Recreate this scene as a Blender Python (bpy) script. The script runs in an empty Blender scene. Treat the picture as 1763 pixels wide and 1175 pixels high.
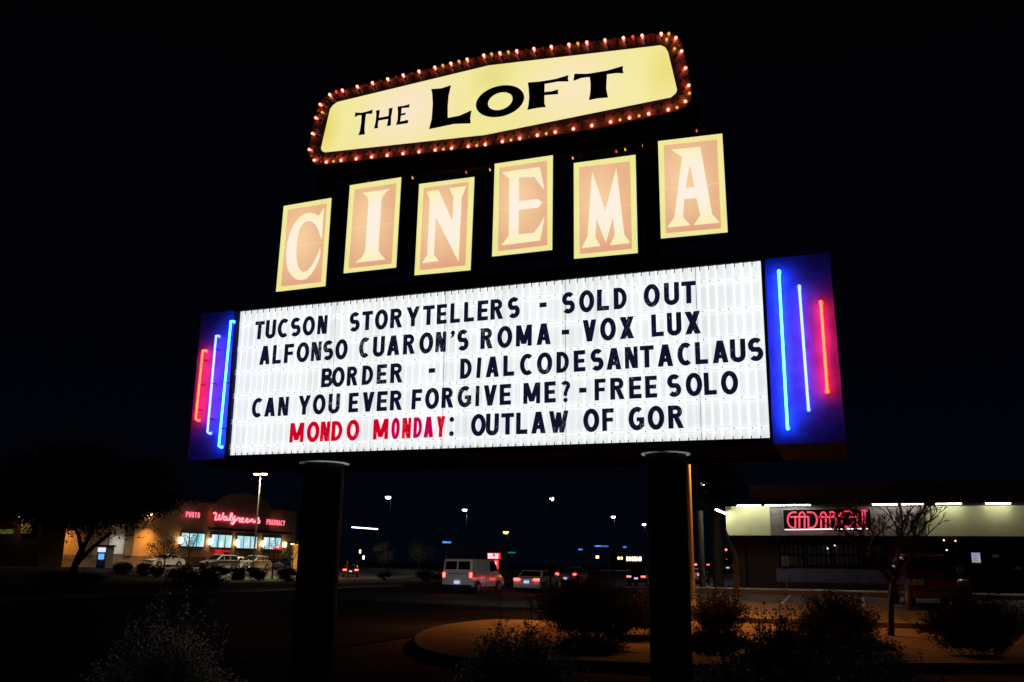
import bpy, math, random
from mathutils import Vector, Matrix
from mathutils.geometry import tessellate_polygon

# ------------------------------------------------------------------ camera, sky, exposure
W0, H0 = 1763.0, 1175.0
FPX, PITCH, ROLL, YAW = 1558.14, 0.24171, 0.0146, -0.357353
EYE = Vector((0, 0, 1.8))
sc = bpy.context.scene
col = sc.collection
_f = Vector((0, math.cos(PITCH), math.sin(PITCH)))
_u = Vector((0, -math.sin(PITCH), math.cos(PITCH)))
_x = Vector((1, 0, 0))
cr, sr = math.cos(ROLL), math.sin(ROLL)
CX, CU, CF = _x * cr + _u * sr, _u * cr - _x * sr, _f
cam_d = bpy.data.cameras.new('camera'); cam = bpy.data.objects.new('camera', cam_d); col.objects.link(cam)
cam_d.sensor_width = 36; cam_d.sensor_fit = 'HORIZONTAL'; cam_d.lens = FPX / W0 * 36
cam_d.clip_start = 0.1; cam_d.clip_end = 6000
cam.matrix_world = Matrix.Translation(EYE) @ Matrix((CX, CU, -CF)).transposed().to_4x4()
sc.camera = cam
world = bpy.data.worlds.new('World'); sc.world = world; world.use_nodes = True
wn = world.node_tree; bg = wn.nodes['Background']
tc = wn.nodes.new('ShaderNodeTexCoord'); sx = wn.nodes.new('ShaderNodeSeparateXYZ'); rmp = wn.nodes.new('ShaderNodeValToRGB')
wn.links.new(tc.outputs['Generated'], sx.inputs[0]); wn.links.new(sx.outputs['Z'], rmp.inputs[0]); wn.links.new(rmp.outputs[0], bg.inputs[0])
rmp.color_ramp.elements[0].position = 0.0; rmp.color_ramp.elements[0].color = (.0006, .0014, .0036, 1)   # city glow low on the night sky
rmp.color_ramp.elements[1].position = 0.55; rmp.color_ramp.elements[1].color = (.0005, .0005, .0009, 1)
e = rmp.color_ramp.elements.new(.2); e.color = (.0006, .0009, .0024, 1)
bg.inputs[1].default_value = 1.0
sc.view_settings.view_transform = 'Standard'; sc.view_settings.look = 'None'
sc.view_settings.exposure = 0; sc.view_settings.gamma = 1; sc.view_settings.use_curve_mapping = False
sc.render.engine = 'CYCLES'
cy = sc.cycles
cy.use_denoising = True; cy.max_bounces = 5; cy.diffuse_bounces = 2; cy.glossy_bounces = 3; cy.transparent_max_bounces = 8
cy.sample_clamp_indirect = 3; cy.caustics_reflective = False; cy.caustics_refractive = False; cy.use_light_tree = True

# ------------------------------------------------------------------ the town's street grid: a = across the street, b = along it
UA = Vector((math.cos(YAW), math.sin(YAW), 0)); UB = Vector((-math.sin(YAW), math.cos(YAW), 0)); UZ = Vector((0, 0, 1))
def grid(p): return Vector((p.dot(UA), p.dot(UB), p.z))
def wor(g): return UA * g[0] + UB * g[1] + UZ * g[2]
def ray(px, py): return (CX * ((px - W0 / 2) / FPX) - CU * ((py - H0 / 2) / FPX) + CF)
def hit(px, py, n, c):
    d = ray(px, py); return EYE + d * ((c - EYE.dot(n)) / d.dot(n))
def HB(px, py, b): return grid(hit(px, py, UB, b))
def HA(px, py, a): return grid(hit(px, py, UA, a))
def HZ(px, py, z): return grid(hit(px, py, UZ, z))
def HD(px, py, dist): d = ray(px, py); return grid(EYE + d * (dist / d.y))
def sm(t): t = max(0., min(1., t)); return t * t * (3 - 2 * t)
def gz(a, b):
    z = .9 * sm((-56 - a) / 15) * sm((b - 5) / 20)
    z += .75 * max(0., min(1., (b - 22) / 19)) * sm((a + 10.5) / 3)
    z += 1.05 * sm((b - 90) / 24) * sm((a + 60) / 20)
    return z
def at(px, dist):                # a spot on the ground seen at column px, so many metres off
    g = HD(px, 972, dist); return Vector((g.x, g.y, gz(g.x, g.y)))

# ------------------------------------------------------------------ mesh building
class MB:
    def __init__(s): s.v = []; s.f = []; s.smooth = False
    def add(s, vs, fs):
        n = len(s.v); s.v += [tuple(x) for x in vs]; s.f += [tuple(i + n for i in f) for f in fs]; return s
    def box(s, lo, hi):
        (x0, y0, z0), (x1, y1, z1) = lo, hi
        return s.add([(x0,y0,z0),(x1,y0,z0),(x1,y1,z0),(x0,y1,z0),(x0,y0,z1),(x1,y0,z1),(x1,y1,z1),(x0,y1,z1)],
                     [(0,3,2,1),(4,5,6,7),(0,1,5,4),(1,2,6,5),(2,3,7,6),(3,0,4,7)])
    def hexa(s, p):              # eight corners, bottom ring then top ring
        return s.add(p, [(0,3,2,1),(4,5,6,7),(0,1,5,4),(1,2,6,5),(2,3,7,6),(3,0,4,7)])
    def prism(s, loops, ext):    # 3D loops (outer, holes...) pushed along ext
        ext = Vector(ext); loops = [[Vector(p) for p in l] for l in loops]
        tri = tessellate_polygon(loops); flat = [p for l in loops for p in l]; n = len(flat)
        vs = flat + [p + ext for p in flat]; fs = [t for t in tri] + [tuple(i + n for i in reversed(t)) for t in tri]
        k = 0
        for l in loops:
            m = len(l)
            for i in range(m): j = (i + 1) % m; fs.append((k + i, k + j, k + j + n, k + i + n))
            k += m
        return s.add(vs, fs)
    def tube(s, pts, r, n=8, r1=None, cap=True):
        pts = [Vector(p) for p in pts]; rings = []; m = len(pts); up = None
        for i, p in enumerate(pts):
            d = (pts[min(i + 1, m - 1)] - pts[max(i - 1, 0)]).normalized()
            if up is None: up = Vector((0, 0, 1)) if abs(d.z) < .9 else Vector((1, 0, 0))
            x = d.cross(up).normalized(); y = x.cross(d).normalized(); up = y
            rr = r if r1 is None else r + (r1 - r) * i / (m - 1)
            rings.append([p + x * (math.cos(2*math.pi*k/n) * rr) + y * (math.sin(2*math.pi*k/n) * rr) for k in range(n)])
        vs = [q for g in rings for q in g]; fs = []
        for i in range(m - 1):
            for k in range(n): k2 = (k + 1) % n; fs.append((i*n + k, i*n + k2, (i+1)*n + k2, (i+1)*n + k))
        if cap: fs.append(tuple(range(n))[::-1]); fs.append(tuple((m-1)*n + k for k in range(n)))
        return s.add(vs, fs)
    def lathe(s, prof, c=(0,0,0), n=14, axis='z', ca=True):
        vs = []; fs = []; c = Vector(c)
        for (r, h) in prof:
            for k in range(n):
                t = 2*math.pi*k/n; p = (r*math.cos(t), r*math.sin(t), h)
                if axis == 'x': p = (h, p[0], p[1])
                if axis == 'y': p = (p[0], h, p[1])
                vs.append(c + Vector(p))
        m = len(prof)
        for i in range(m - 1):
            for k in range(n): k2 = (k + 1) % n; fs.append((i*n + k, i*n + k2, (i+1)*n + k2, (i+1)*n + k))
        if ca: fs.append(tuple(range(n))[::-1]); fs.append(tuple((m-1)*n + k for k in range(n)))
        return s.add(vs, fs)
    def build(s, name, mat, parent=None, org=None, bevel=0, smooth=False):
        o = org if org is not None else ORG.get(parent.name, Vector((0,0,0))) if parent else Vector((0,0,0))
        me = bpy.data.meshes.new(name); me.from_pydata([(x[0]-o[0], x[1]-o[1], x[2]-o[2]) for x in s.v], [], s.f)
        me.materials.append(mat); me.validate(); me.update()
        if smooth:
            for p in me.polygons: p.use_smooth = True
        ob = bpy.data.objects.new(name, me); col.objects.link(ob)
        if parent: ob.parent = parent
        ORG[ob.name] = Vector(o)
        if bevel:
            m = ob.modifiers.new('bevel', 'BEVEL'); m.width = bevel; m.segments = 2; m.limit_method = 'ANGLE'; m.angle_limit = .6
        return ob
ORG = {}
def tag(o, label, cat, group=None, kind=None):
    if label: o['label'] = label
    if cat: o['category'] = cat
    if group: o['group'] = group
    if kind: o['kind'] = kind
    return o
def thing(name, label, cat, g, rot=0, group=None, local=False):
    # an Empty at grid point g; children given in grid coordinates, or around the origin when local
    o = bpy.data.objects.new(name, None); col.objects.link(o); o.empty_display_size = .2
    o.location = wor(g); o.rotation_euler = (0, 0, YAW + rot)
    ORG[o.name] = Vector((0,0,0)) if local else Vector(g)
    return tag(o, label, cat, group)
def struct(mb, name, mat, **k):
    o = mb.build(name, mat, None, Vector((0,0,0)), **k); o.rotation_euler = (0,0,YAW); o['kind'] = 'structure'; return o
def copy_tree(o, parent=None):
    c = o.copy(); col.objects.link(c)
    if parent: c.parent = parent
    for ch in list(o.children): copy_tree(ch, c)
    return c

# ------------------------------------------------------------------ materials
def mat_new(name):
    m = bpy.data.materials.new(name); m.use_nodes = True; nt = m.node_tree
    return m, nt, nt.nodes['Principled BSDF']
def N(nt, t, **k):
    n = nt.nodes.new(t)
    for a, b in k.items(): setattr(n, a, b)
    return n
def surf(name, c, rough=.8, var=.25, scale=6., metal=0., bump=.0, spec=.5, coat=0., detail=5, c2=None):
    m, nt, b = mat_new(name)
    t = N(nt, 'ShaderNodeTexCoord'); no = N(nt, 'ShaderNodeTexNoise'); no.inputs['Scale'].default_value = scale; no.inputs['Detail'].default_value = detail
    nt.links.new(t.outputs['Object'], no.inputs['Vector'])
    r = N(nt, 'ShaderNodeValToRGB'); r.color_ramp.elements[0].position = .3; r.color_ramp.elements[1].position = .72
    a = tuple(x * (1 - var) for x in c); d = c2 if c2 else tuple(min(1, x * (1 + var)) for x in c)
    r.color_ramp.elements[0].color = (*a, 1); r.color_ramp.elements[1].color = (*d, 1)
    nt.links.new(no.outputs['Fac'], r.inputs[0]); nt.links.new(r.outputs[0], b.inputs['Base Color'])
    b.inputs['Roughness'].default_value = rough; b.inputs['Metallic'].default_value = metal
    b.inputs['Specular IOR Level'].default_value = spec; b.inputs['Coat Weight'].default_value = coat
    if bump:
        n2 = N(nt, 'ShaderNodeTexNoise'); n2.inputs['Scale'].default_value = scale * 6; n2.inputs['Detail'].default_value = 4
        bp = N(nt, 'ShaderNodeBump'); bp.inputs['Strength'].default_value = bump; bp.inputs['Distance'].default_value = .02
        nt.links.new(t.outputs['Object'], n2.inputs['Vector']); nt.links.new(n2.outputs['Fac'], bp.inputs['Height']); nt.links.new(bp.outputs[0], b.inputs['Normal'])
    return m
def cracked(name, c, cs, **k):
    m = surf(name, c, **k); nt = m.node_tree; b = nt.nodes['Principled BSDF']; base = b.inputs['Base Color'].links[0].from_socket
    t = N(nt, 'ShaderNodeTexCoord'); no = N(nt, 'ShaderNodeTexNoise'); no.inputs['Scale'].default_value = 1.2; mx0 = N(nt, 'ShaderNodeMix', data_type='RGBA'); mx0.inputs[0].default_value = .25
    nt.links.new(t.outputs['Object'], no.inputs[0]); nt.links.new(t.outputs['Object'], mx0.inputs[6]); nt.links.new(no.outputs['Color'], mx0.inputs[7])
    vo = N(nt, 'ShaderNodeTexVoronoi', feature='DISTANCE_TO_EDGE'); vo.inputs["Scale"].default_value = cs; nt.links.new(mx0.outputs[2], vo.inputs['Vector'])
    r = N(nt, 'ShaderNodeMapRange'); r.inputs[1].default_value = .004; r.inputs[2].default_value = .014; r.inputs[3].default_value = .35; r.inputs[4].default_value = 1; nt.links.new(vo.outputs['Distance'], r.inputs[0])
    n3 = N(nt, 'ShaderNodeTexNoise'); n3.inputs['Scale'].default_value = .35; n3.inputs['Detail'].default_value = 6; nt.links.new(t.outputs['Object'], n3.inputs[0])
    r3 = N(nt, 'ShaderNodeMapRange'); r3.inputs[1].default_value = .35; r3.inputs[2].default_value = .65; r3.inputs[3].default_value = .55; r3.inputs[4].default_value = 1.25; nt.links.new(n3.outputs['Fac'], r3.inputs[0])
    mu = N(nt, 'ShaderNodeMath', operation='MULTIPLY'); nt.links.new(r.outputs[0], mu.inputs[0]); nt.links.new(r3.outputs[0], mu.inputs[1])
    mx = N(nt, 'ShaderNodeVectorMath', operation='SCALE'); nt.links.new(base, mx.inputs[0]); nt.links.new(mu.outputs[0], mx.inputs['Scale']); nt.links.new(mx.outputs[0], b.inputs['Base Color'])
    return m
def glow(name, c, s, base=(.02,.02,.02), var=0., scale=3., rough=.4, c2=None, blobs=(), stretch=(1,1,1)):
    # something that gives off light: uneven behind its plastic; blobs = (centre, radius, colour)
    m, nt, b = mat_new(name)
    b.inputs['Base Color'].default_value = (*base, 1); b.inputs['Roughness'].default_value = rough
    b.inputs['Emission Strength'].default_value = s; b.inputs['Emission Color'].default_value = (*c, 1)
    cur = None
    t = N(nt, 'ShaderNodeTexCoord')
    if var or c2:
        mp = N(nt, 'ShaderNodeMapping'); mp.inputs['Scale'].default_value = stretch; nt.links.new(t.outputs['Object'], mp.inputs[0])
        no = N(nt, 'ShaderNodeTexNoise'); no.inputs['Scale'].default_value = scale; no.inputs['Detail'].default_value = 3
        nt.links.new(mp.outputs[0], no.inputs['Vector'])
        r = N(nt, 'ShaderNodeValToRGB'); r.color_ramp.elements[0].position = .33; r.color_ramp.elements[1].position = .67
        r.color_ramp.elements[0].color = (*(tuple(x * (1 - var) for x in c)), 1); r.color_ramp.elements[1].color = (*(c2 or tuple(x * (1 + var) for x in c)), 1)
        nt.links.new(no.outputs['Fac'], r.inputs[0]); cur = r.outputs[0]
    for (ce, rad, cc) in blobs:
        mp = N(nt, 'ShaderNodeMapping', vector_type='POINT')
        mp.inputs['Location'].default_value = tuple(-ce[i] / rad[i] for i in range(3)); mp.inputs['Scale'].default_value = tuple(1 / q for q in rad)
        nt.links.new(t.outputs['Object'], mp.inputs[0]); g = N(nt, 'ShaderNodeTexGradient', gradient_type='SPHERICAL'); nt.links.new(mp.outputs[0], g.inputs[0])
        r2 = N(nt, 'ShaderNodeMapRange', interpolation_type='SMOOTHSTEP'); nt.links.new(g.outputs['Fac'], r2.inputs[0])
        mx = N(nt, 'ShaderNodeMix', data_type='RGBA'); nt.links.new(r2.outputs[0], mx.inputs[0])
        if cur: nt.links.new(cur, mx.inputs[6])
        else: mx.inputs[6].default_value = (*c, 1)
        mx.inputs[7].default_value = (*cc, 1); cur = mx.outputs[2]
    if cur: nt.links.new(cur, b.inputs['Emission Color'])
    return m
def srgb(r, g, b):
    return tuple((x/255/12.92 if x/255 <= .04045 else ((x/255+.055)/1.055)**2.4) for x in (r, g, b))

M = {}
M['black'] = surf('black_painted_metal', (.006,.006,.008), .7, .3, 2.5, spec=.2)
M['pole'] = surf('dark_pole_paint', (.03,.032,.036), .55, .35, 4)
M['cap'] = surf('galvanised_cap', (.55,.56,.55), .5, .3, 8)
M['rim'] = surf('brown_bulb_rim', (.42,.17,.09), .5, .4, 5)
M['side'] = surf('blue_painted_wing', (.27,.15,.46), .5, .3, 5, c2=(.33,.21,.56))
M['frame'] = surf('wing_trim', (.05,.06,.2), .5)
M['letter'] = None
M['asphalt'] = cracked('asphalt', (.045,.043,.042), .16, rough=.75, var=.4, scale=1.3, bump=.6)
M['lot'] = cracked('lot_asphalt', (.075,.068,.06), .3, rough=.8, var=.35, scale=.9, bump=.7)
M['dirt'] = surf('desert_dirt', (.12,.085,.06), .95, .45, .8, bump=.9)
M['concrete'] = surf('concrete', (.36,.30,.24), .85, .22, 1.6, bump=.4)
M['curb'] = surf('kerb_concrete', (.42,.42,.38), .85, .25, 2.2, bump=.4)
M['bark'] = surf('bark', (.10,.07,.05), .9, .4, 9, bump=1)
M['palebark'] = surf('pale_bark', (.42,.38,.33), .85, .35, 5, bump=.8)
M['leafdark'] = surf('dark_foliage', (.05,.05,.028), .8, .5, 2.5)
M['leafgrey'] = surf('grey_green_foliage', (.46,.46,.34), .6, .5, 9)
M['leafpale'] = surf('pale_olive_foliage', (.16,.15,.09), .8, .5, 3)
M['leafglossy'] = surf('glossy_green_foliage', (.075,.08,.05), .55, .5, 6)
M['leafbrown'] = surf('brown_dry_foliage', (.055,.043,.022), .85, .5, 3)
for k_ in ('leafdark','leafgrey','leafpale','leafglossy','leafbrown'):      # light also comes through thin leaves
    nt = M[k_].node_tree; b = nt.nodes['Principled BSDF']; tr = N(nt, 'ShaderNodeBsdfTranslucent'); src = b.inputs['Base Color'].links[0].from_socket
    ms = N(nt, 'ShaderNodeMixShader'); ms.inputs[0].default_value = .42; nt.links.new(src, tr.inputs[0]); nt.links.new(b.outputs[0], ms.inputs[1]); nt.links.new(tr.outputs[0], ms.inputs[2]); nt.links.new(ms.outputs[0], nt.nodes['Material Output'].inputs[0])
M['stucco'] = surf('tan_stucco', (.42,.30,.2), .9, .15, .7)
M['stuccodark'] = surf('brown_stucco', (.085,.042,.034), .9, .25, .7)
M['stonebase'] = surf('stone_base', (.16,.13,.10), .9, .4, 2)
M['white'] = surf('white_paint', (.75,.75,.74), .3, .06, 2, coat=.5)
M['silver'] = surf('silver_paint', (.42,.42,.43), .3, .08, 2, metal=.5, coat=.5)
M['bluecar'] = surf('dark_blue_paint', (.02,.03,.09), .25, .1, 2, coat=.7)
M['redcar'] = surf('dark_red_paint', (.035,.002,.004), .22, .15, 2, coat=.9)
M['darkcar'] = surf('charcoal_paint', (.03,.03,.035), .25, .1, 2, coat=.7)
M['tyre'] = surf('rubber', (.018,.018,.018), .8)
M['hub'] = surf('alloy', (.45,.45,.45), .35, .1, 3, metal=.8)
M['glass'] = surf('dark_glass', (.008,.009,.011), .06, .1, 1)
M['trim'] = surf('dark_plastic', (.02,.02,.02), .5)
M['awning'] = surf('yellow_green_awning', (.86,.81,.40), .75, .07, 1.1)
M['stonefascia'] = surf('stone_fascia', (.30,.235,.20), .8, .35, 1.6)
M['purple'] = surf('mauve_stucco', (.25,.20,.32), .9, .22, 2.5)
M['handsign'] = surf('pale_sign_plate', (.8,.86,.8), .5, .1, 4)
M['signblue'] = surf('sign_blue', (.02,.08,.35), .5, .1, 4)
M['paper'] = surf('paper_notice', (.6,.55,.68), .8, .1, 9)
M['signgreen'] = surf('street_sign_green', (.0,.25,.12), .4)
M['orangebar'] = surf('orange_board', (.6,.3,.08), .7)
M['steel'] = surf('weathered_steel', (.3,.28,.26), .5, .3, 3)
M['blind'] = surf('display_cards', (.10,.10,.11), .9, .5, 3)

# worn black acrylic of the changeable letters, backlit where the colour is scratched off
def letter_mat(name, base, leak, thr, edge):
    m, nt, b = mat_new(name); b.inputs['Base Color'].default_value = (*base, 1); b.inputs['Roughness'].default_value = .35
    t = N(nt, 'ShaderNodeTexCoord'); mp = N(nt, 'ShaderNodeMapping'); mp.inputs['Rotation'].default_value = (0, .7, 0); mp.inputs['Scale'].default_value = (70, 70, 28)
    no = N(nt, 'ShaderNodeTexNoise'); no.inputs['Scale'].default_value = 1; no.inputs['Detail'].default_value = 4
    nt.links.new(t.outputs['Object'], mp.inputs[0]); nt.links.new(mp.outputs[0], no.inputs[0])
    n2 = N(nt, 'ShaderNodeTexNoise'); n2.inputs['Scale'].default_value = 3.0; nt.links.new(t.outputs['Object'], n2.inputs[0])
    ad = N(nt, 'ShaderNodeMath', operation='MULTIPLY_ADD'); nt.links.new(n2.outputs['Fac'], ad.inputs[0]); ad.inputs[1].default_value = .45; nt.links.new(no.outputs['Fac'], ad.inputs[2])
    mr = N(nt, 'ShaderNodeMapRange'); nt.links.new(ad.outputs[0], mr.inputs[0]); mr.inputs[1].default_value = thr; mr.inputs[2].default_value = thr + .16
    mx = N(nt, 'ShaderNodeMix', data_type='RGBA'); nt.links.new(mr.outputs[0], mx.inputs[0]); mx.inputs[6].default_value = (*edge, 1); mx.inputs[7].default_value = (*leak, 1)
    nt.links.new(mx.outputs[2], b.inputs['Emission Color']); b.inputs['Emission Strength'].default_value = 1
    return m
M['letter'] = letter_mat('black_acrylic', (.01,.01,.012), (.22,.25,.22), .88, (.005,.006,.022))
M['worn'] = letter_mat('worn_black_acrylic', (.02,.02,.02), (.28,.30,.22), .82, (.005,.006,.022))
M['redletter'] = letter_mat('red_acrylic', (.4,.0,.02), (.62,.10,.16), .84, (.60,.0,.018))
M['wornred'] = letter_mat('faded_red_acrylic', (.4,.0,.05), (.56,.05,.14), .86, (.53,.0,.07))

# ------------------------------------------------------------------ the pole sign
BS = 10.77                                  # the plane of the sign faces, metres along the street
def S(px, py, dep=0.): return HB(px, py, BS + dep)
mid = S(881, 780)
POLE_B = BS + .95
sign = thing('marquee_sign', 'two-poled cinema marquee with black and red letters on a lit white face', 'marquee', (mid.x, BS, 0))
CAB_D = 1.75
# poles, running up through the cabinet to carry the name sign
M['leak'] = glow('cabinet_light_on_cap', (.7,.85,.82), .4, (.5,.5,.5), c2=(.02,.03,.03), scale=2.2)  # pole caps glow themselves, in place of light leaking from the cabinet
def pole(x_l, x_r, ytop, ypx):
    L = HB(x_l, ypx, POLE_B); R = HB(x_r, ypx, POLE_B); r = (R.x - L.x) / 2; cx = (R.x + L.x) / 2; top = TOPZ
    MB().lathe([(r, -.3), (r, top)], (cx, POLE_B, 0), 40).build('pole', M['pole'], sign, smooth=False)
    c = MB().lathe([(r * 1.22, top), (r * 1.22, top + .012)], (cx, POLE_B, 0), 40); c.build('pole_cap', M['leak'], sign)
    g = MB()
    for k in range(4):
        t = k * math.pi / 2 + .6; d = Vector((math.cos(t), math.sin(t), 0)); n = Vector((-d.y, d.x, 0)) * .008
        p0 = Vector((cx, POLE_B, top - .002)) + d * r; p1 = Vector((cx, POLE_B, top - .002)) + d * r * 1.14
        q0 = p0 - Vector((0,0,.07))
        g.prism([[p0 + n, p1 + n, q0 + n]], -2 * n)
    g.build('gusset', M['pole'], sign)
    return cx, r, top
TOPZ = (HB(556, 797, POLE_B).z + HB(1148, 786, POLE_B).z) / 2
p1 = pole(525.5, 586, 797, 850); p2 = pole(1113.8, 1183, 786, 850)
# cabinet of the marquee: black box behind the lit face
TL, TR, BR, BL = S(414, 537), S(1310, 450), S(1326, 755), S(396, 785)
zb = min((p1[2] + p2[2]) / 2 + .014, min(BL.z, BR.z) - .03); zt = (TL.z + TR.z) / 2 + .075
cx0 = S(402, 660).x; cx1 = S(1320, 600).x
MB().box((cx0 + .02, BS + .03, zb), (cx1 - .02, BS + CAB_D, zt)).build('cabinet', M['black'], sign)
fr = MB()
def strip(mb, pts, off, d0, d1):   # frame bars between two quads in the sign plane
    n = len(pts)
    for i in range(n):
        j = (i + 1) % n; a, b, c, d = pts[i], pts[j], off[j], off[i]
        mb.hexa([(a.x,BS+d0,a.z),(b.x,BS+d0,b.z),(c.x,BS+d0,c.z),(d.x,BS+d0,d.z),(a.x,BS+d1,a.z),(b.x,BS+d1,b.z),(c.x,BS+d1,c.z),(d.x,BS+d1,d.z)])
inn = [TL, TR, BR, BL]; c_ = sum(inn, Vector()) / 4
out = [p + Vector((.012 * (1 if p.x > c_.x else -1), 0, .075 * (1 if p.z > c_.z else -1))) for p in inn]
strip(fr, inn, out, -.045, .02); fr.build('face_frame', M['black'], sign)
# rails under and behind the cabinet that catch a little light
MB().box((cx0, BS + CAB_D, zb - .05), (cx1, BS + CAB_D + .06, zb + .05)).build('cabinet_rail', M['pole'], sign)

# lit corrugated face in five sheets
def face_mat():
    m, nt, b = mat_new('lit_white_corrugated_face'); b.inputs['Base Color'].default_value = (.55,.56,.56,1); b.inputs['Roughness'].default_value = .5
    t = N(nt, 'ShaderNodeTexCoord'); s = N(nt, 'ShaderNodeSeparateXYZ'); nt.links.new(t.outputs['Object'], s.inputs[0])
    def noise(sx_, sz_, det=3):
        mp = N(nt, 'ShaderNodeMapping'); mp.inputs['Scale'].default_value = (sx_, 1, sz_); nt.links.new(t.outputs['Object'], mp.inputs[0])
        no = N(nt, 'ShaderNodeTexNoise'); no.inputs['Scale'].default_value = 1; no.inputs['Detail'].default_value = det; nt.links.new(mp.outputs[0], no.inputs[0]); return no.outputs['Fac']
    def mth(op, a, b_=None, c=None):
        n = N(nt, 'ShaderNodeMath', operation=op)
        for i, v in enumerate((a, b_, c)):
            if v is None: continue
            if isinstance(v, (int, float)): n.inputs[i].default_value = v
            else: nt.links.new(v, n.inputs[i])
        return n.outputs[0]
    fx = mth('FRACT', mth('MULTIPLY', s.outputs['X'], 1 / RIB))
    def mr(v, a, b_, c, d):
        n = N(nt, 'ShaderNodeMapRange', interpolation_type='SMOOTHSTEP'); nt.links.new(v, n.inputs[0])
        for i, q in enumerate((a, b_, c, d)): n.inputs[i + 1].default_value = q
        return n.outputs[0]
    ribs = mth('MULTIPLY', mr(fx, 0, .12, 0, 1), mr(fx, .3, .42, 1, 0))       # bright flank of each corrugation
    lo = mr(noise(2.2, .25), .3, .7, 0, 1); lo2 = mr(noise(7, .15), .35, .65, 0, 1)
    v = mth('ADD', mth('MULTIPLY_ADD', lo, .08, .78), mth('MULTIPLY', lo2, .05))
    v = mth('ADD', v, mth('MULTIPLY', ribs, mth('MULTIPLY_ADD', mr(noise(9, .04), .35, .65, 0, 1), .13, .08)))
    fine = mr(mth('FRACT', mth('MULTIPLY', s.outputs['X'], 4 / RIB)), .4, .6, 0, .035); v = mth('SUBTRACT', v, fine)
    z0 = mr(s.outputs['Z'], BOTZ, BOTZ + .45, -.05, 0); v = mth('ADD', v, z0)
    cr_ = N(nt, 'ShaderNodeCombineColor'); nt.links.new(mth('MULTIPLY', v, .968), cr_.inputs[0]); nt.links.new(mth('MULTIPLY', v, .995), cr_.inputs[1]); nt.links.new(mth('MULTIPLY', v, 1.0), cr_.inputs[2])
    nt.links.new(cr_.outputs[0], b.inputs['Emission Color']); b.inputs['Emission Strength'].default_value = FACE_S
    return m
RIB = (TR.x - TL.x) / 72; BOTZ = BL.z; FACE_S = 1.0
FM = face_mat()
def lerp(a, b, t): return a + (b - a) * t
def onface(t, s_, dep=0.):    # t along the face, s up the face
    p = lerp(lerp(BL, BR, t), lerp(TL, TR, t), s_); return Vector((p.x, BS + dep, p.z))
xs_seam = [0.] + [(S(x, y).x - TL.x) / (TR.x - TL.x) for x, y in ((580, 521), (767, 503), (973, 483), (1197, 461))] + [1.]
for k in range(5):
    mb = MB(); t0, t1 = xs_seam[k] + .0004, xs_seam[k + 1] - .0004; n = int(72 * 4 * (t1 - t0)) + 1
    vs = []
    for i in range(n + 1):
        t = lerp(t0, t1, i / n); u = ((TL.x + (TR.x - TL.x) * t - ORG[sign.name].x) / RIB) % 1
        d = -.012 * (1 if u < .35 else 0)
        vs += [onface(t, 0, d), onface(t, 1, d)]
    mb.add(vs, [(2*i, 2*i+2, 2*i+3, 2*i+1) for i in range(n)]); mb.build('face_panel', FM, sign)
# dark rib ends along the top and bottom of the face
tk = MB()
for k in range(1, 72):
    for s0, s1 in ((.975, 1.), (0., .016)):
        t = k / 72; a = onface(t, s0, -.016); b = onface(t, s1, -.016)
        tk.box((a.x - .005, BS - .02, a.z), (a.x + .005, BS - .014, b.z))
o = tk.build('rib_end', M['frame'], sign); o['kind'] = 'stuff'
def clear_rail():
    m, nt, b = mat_new('clear_letter_rail_strip'); b.inputs['Base Color'].default_value = (.5,.5,.5,1); b.inputs['Emission Color'].default_value = (*srgb(225,231,231), 1); b.inputs['Emission Strength'].default_value = .93; b.inputs['Alpha'].default_value = .10
    return m
M['railm'] = clear_rail()
M['raile'] = glow('rail_edge', srgb(214,219,219), .92, (.3,.3,.3), var=.16, scale=4)
# rails hold the letters: measured left and right heights
RAILS = [((420, 566), (1300, 469)), ((418, 607), (1303, 522)), ((415, 643.5), (1306, 577)), ((410, 681), (1311, 631)), ((405, 726), (1315, 685)), ((401, 768), (1320, 739))]
scr = random.Random(5)
for (l, r) in RAILS:
    A, B = S(*l), S(*r); za = (A.z + B.z) / 2
    a0, a1 = S(405, l[1]).x + .03, TR.x + .0
    z1 = za
    hh = .024
    MB().box((TL.x + .02, BS - .024, z1 - hh), (TR.x - .01, BS - .016, z1 + hh)).build('letter_rail', M['railm'], sign)
    ed = MB().box((TL.x + .02, BS - .03, z1 + hh), (TR.x - .01, BS - .016, z1 + hh + .005)).box((TL.x + .02, BS - .03, z1 - hh - .005), (TR.x - .01, BS - .016, z1 - hh))
    ed.build('rail_lip', M['raile'], sign)
    sw = MB(); x = TL.x + .12
    while x < TR.x - .05:
        sw.box((x - .006, BS - .03, z1 - .006), (x + .006, BS - .023, z1 + .006)); x += RIB * scr.choice((1, 2, 2))
    o = sw.build('screw', M['steel'], sign); o['kind'] = 'stuff'

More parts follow.
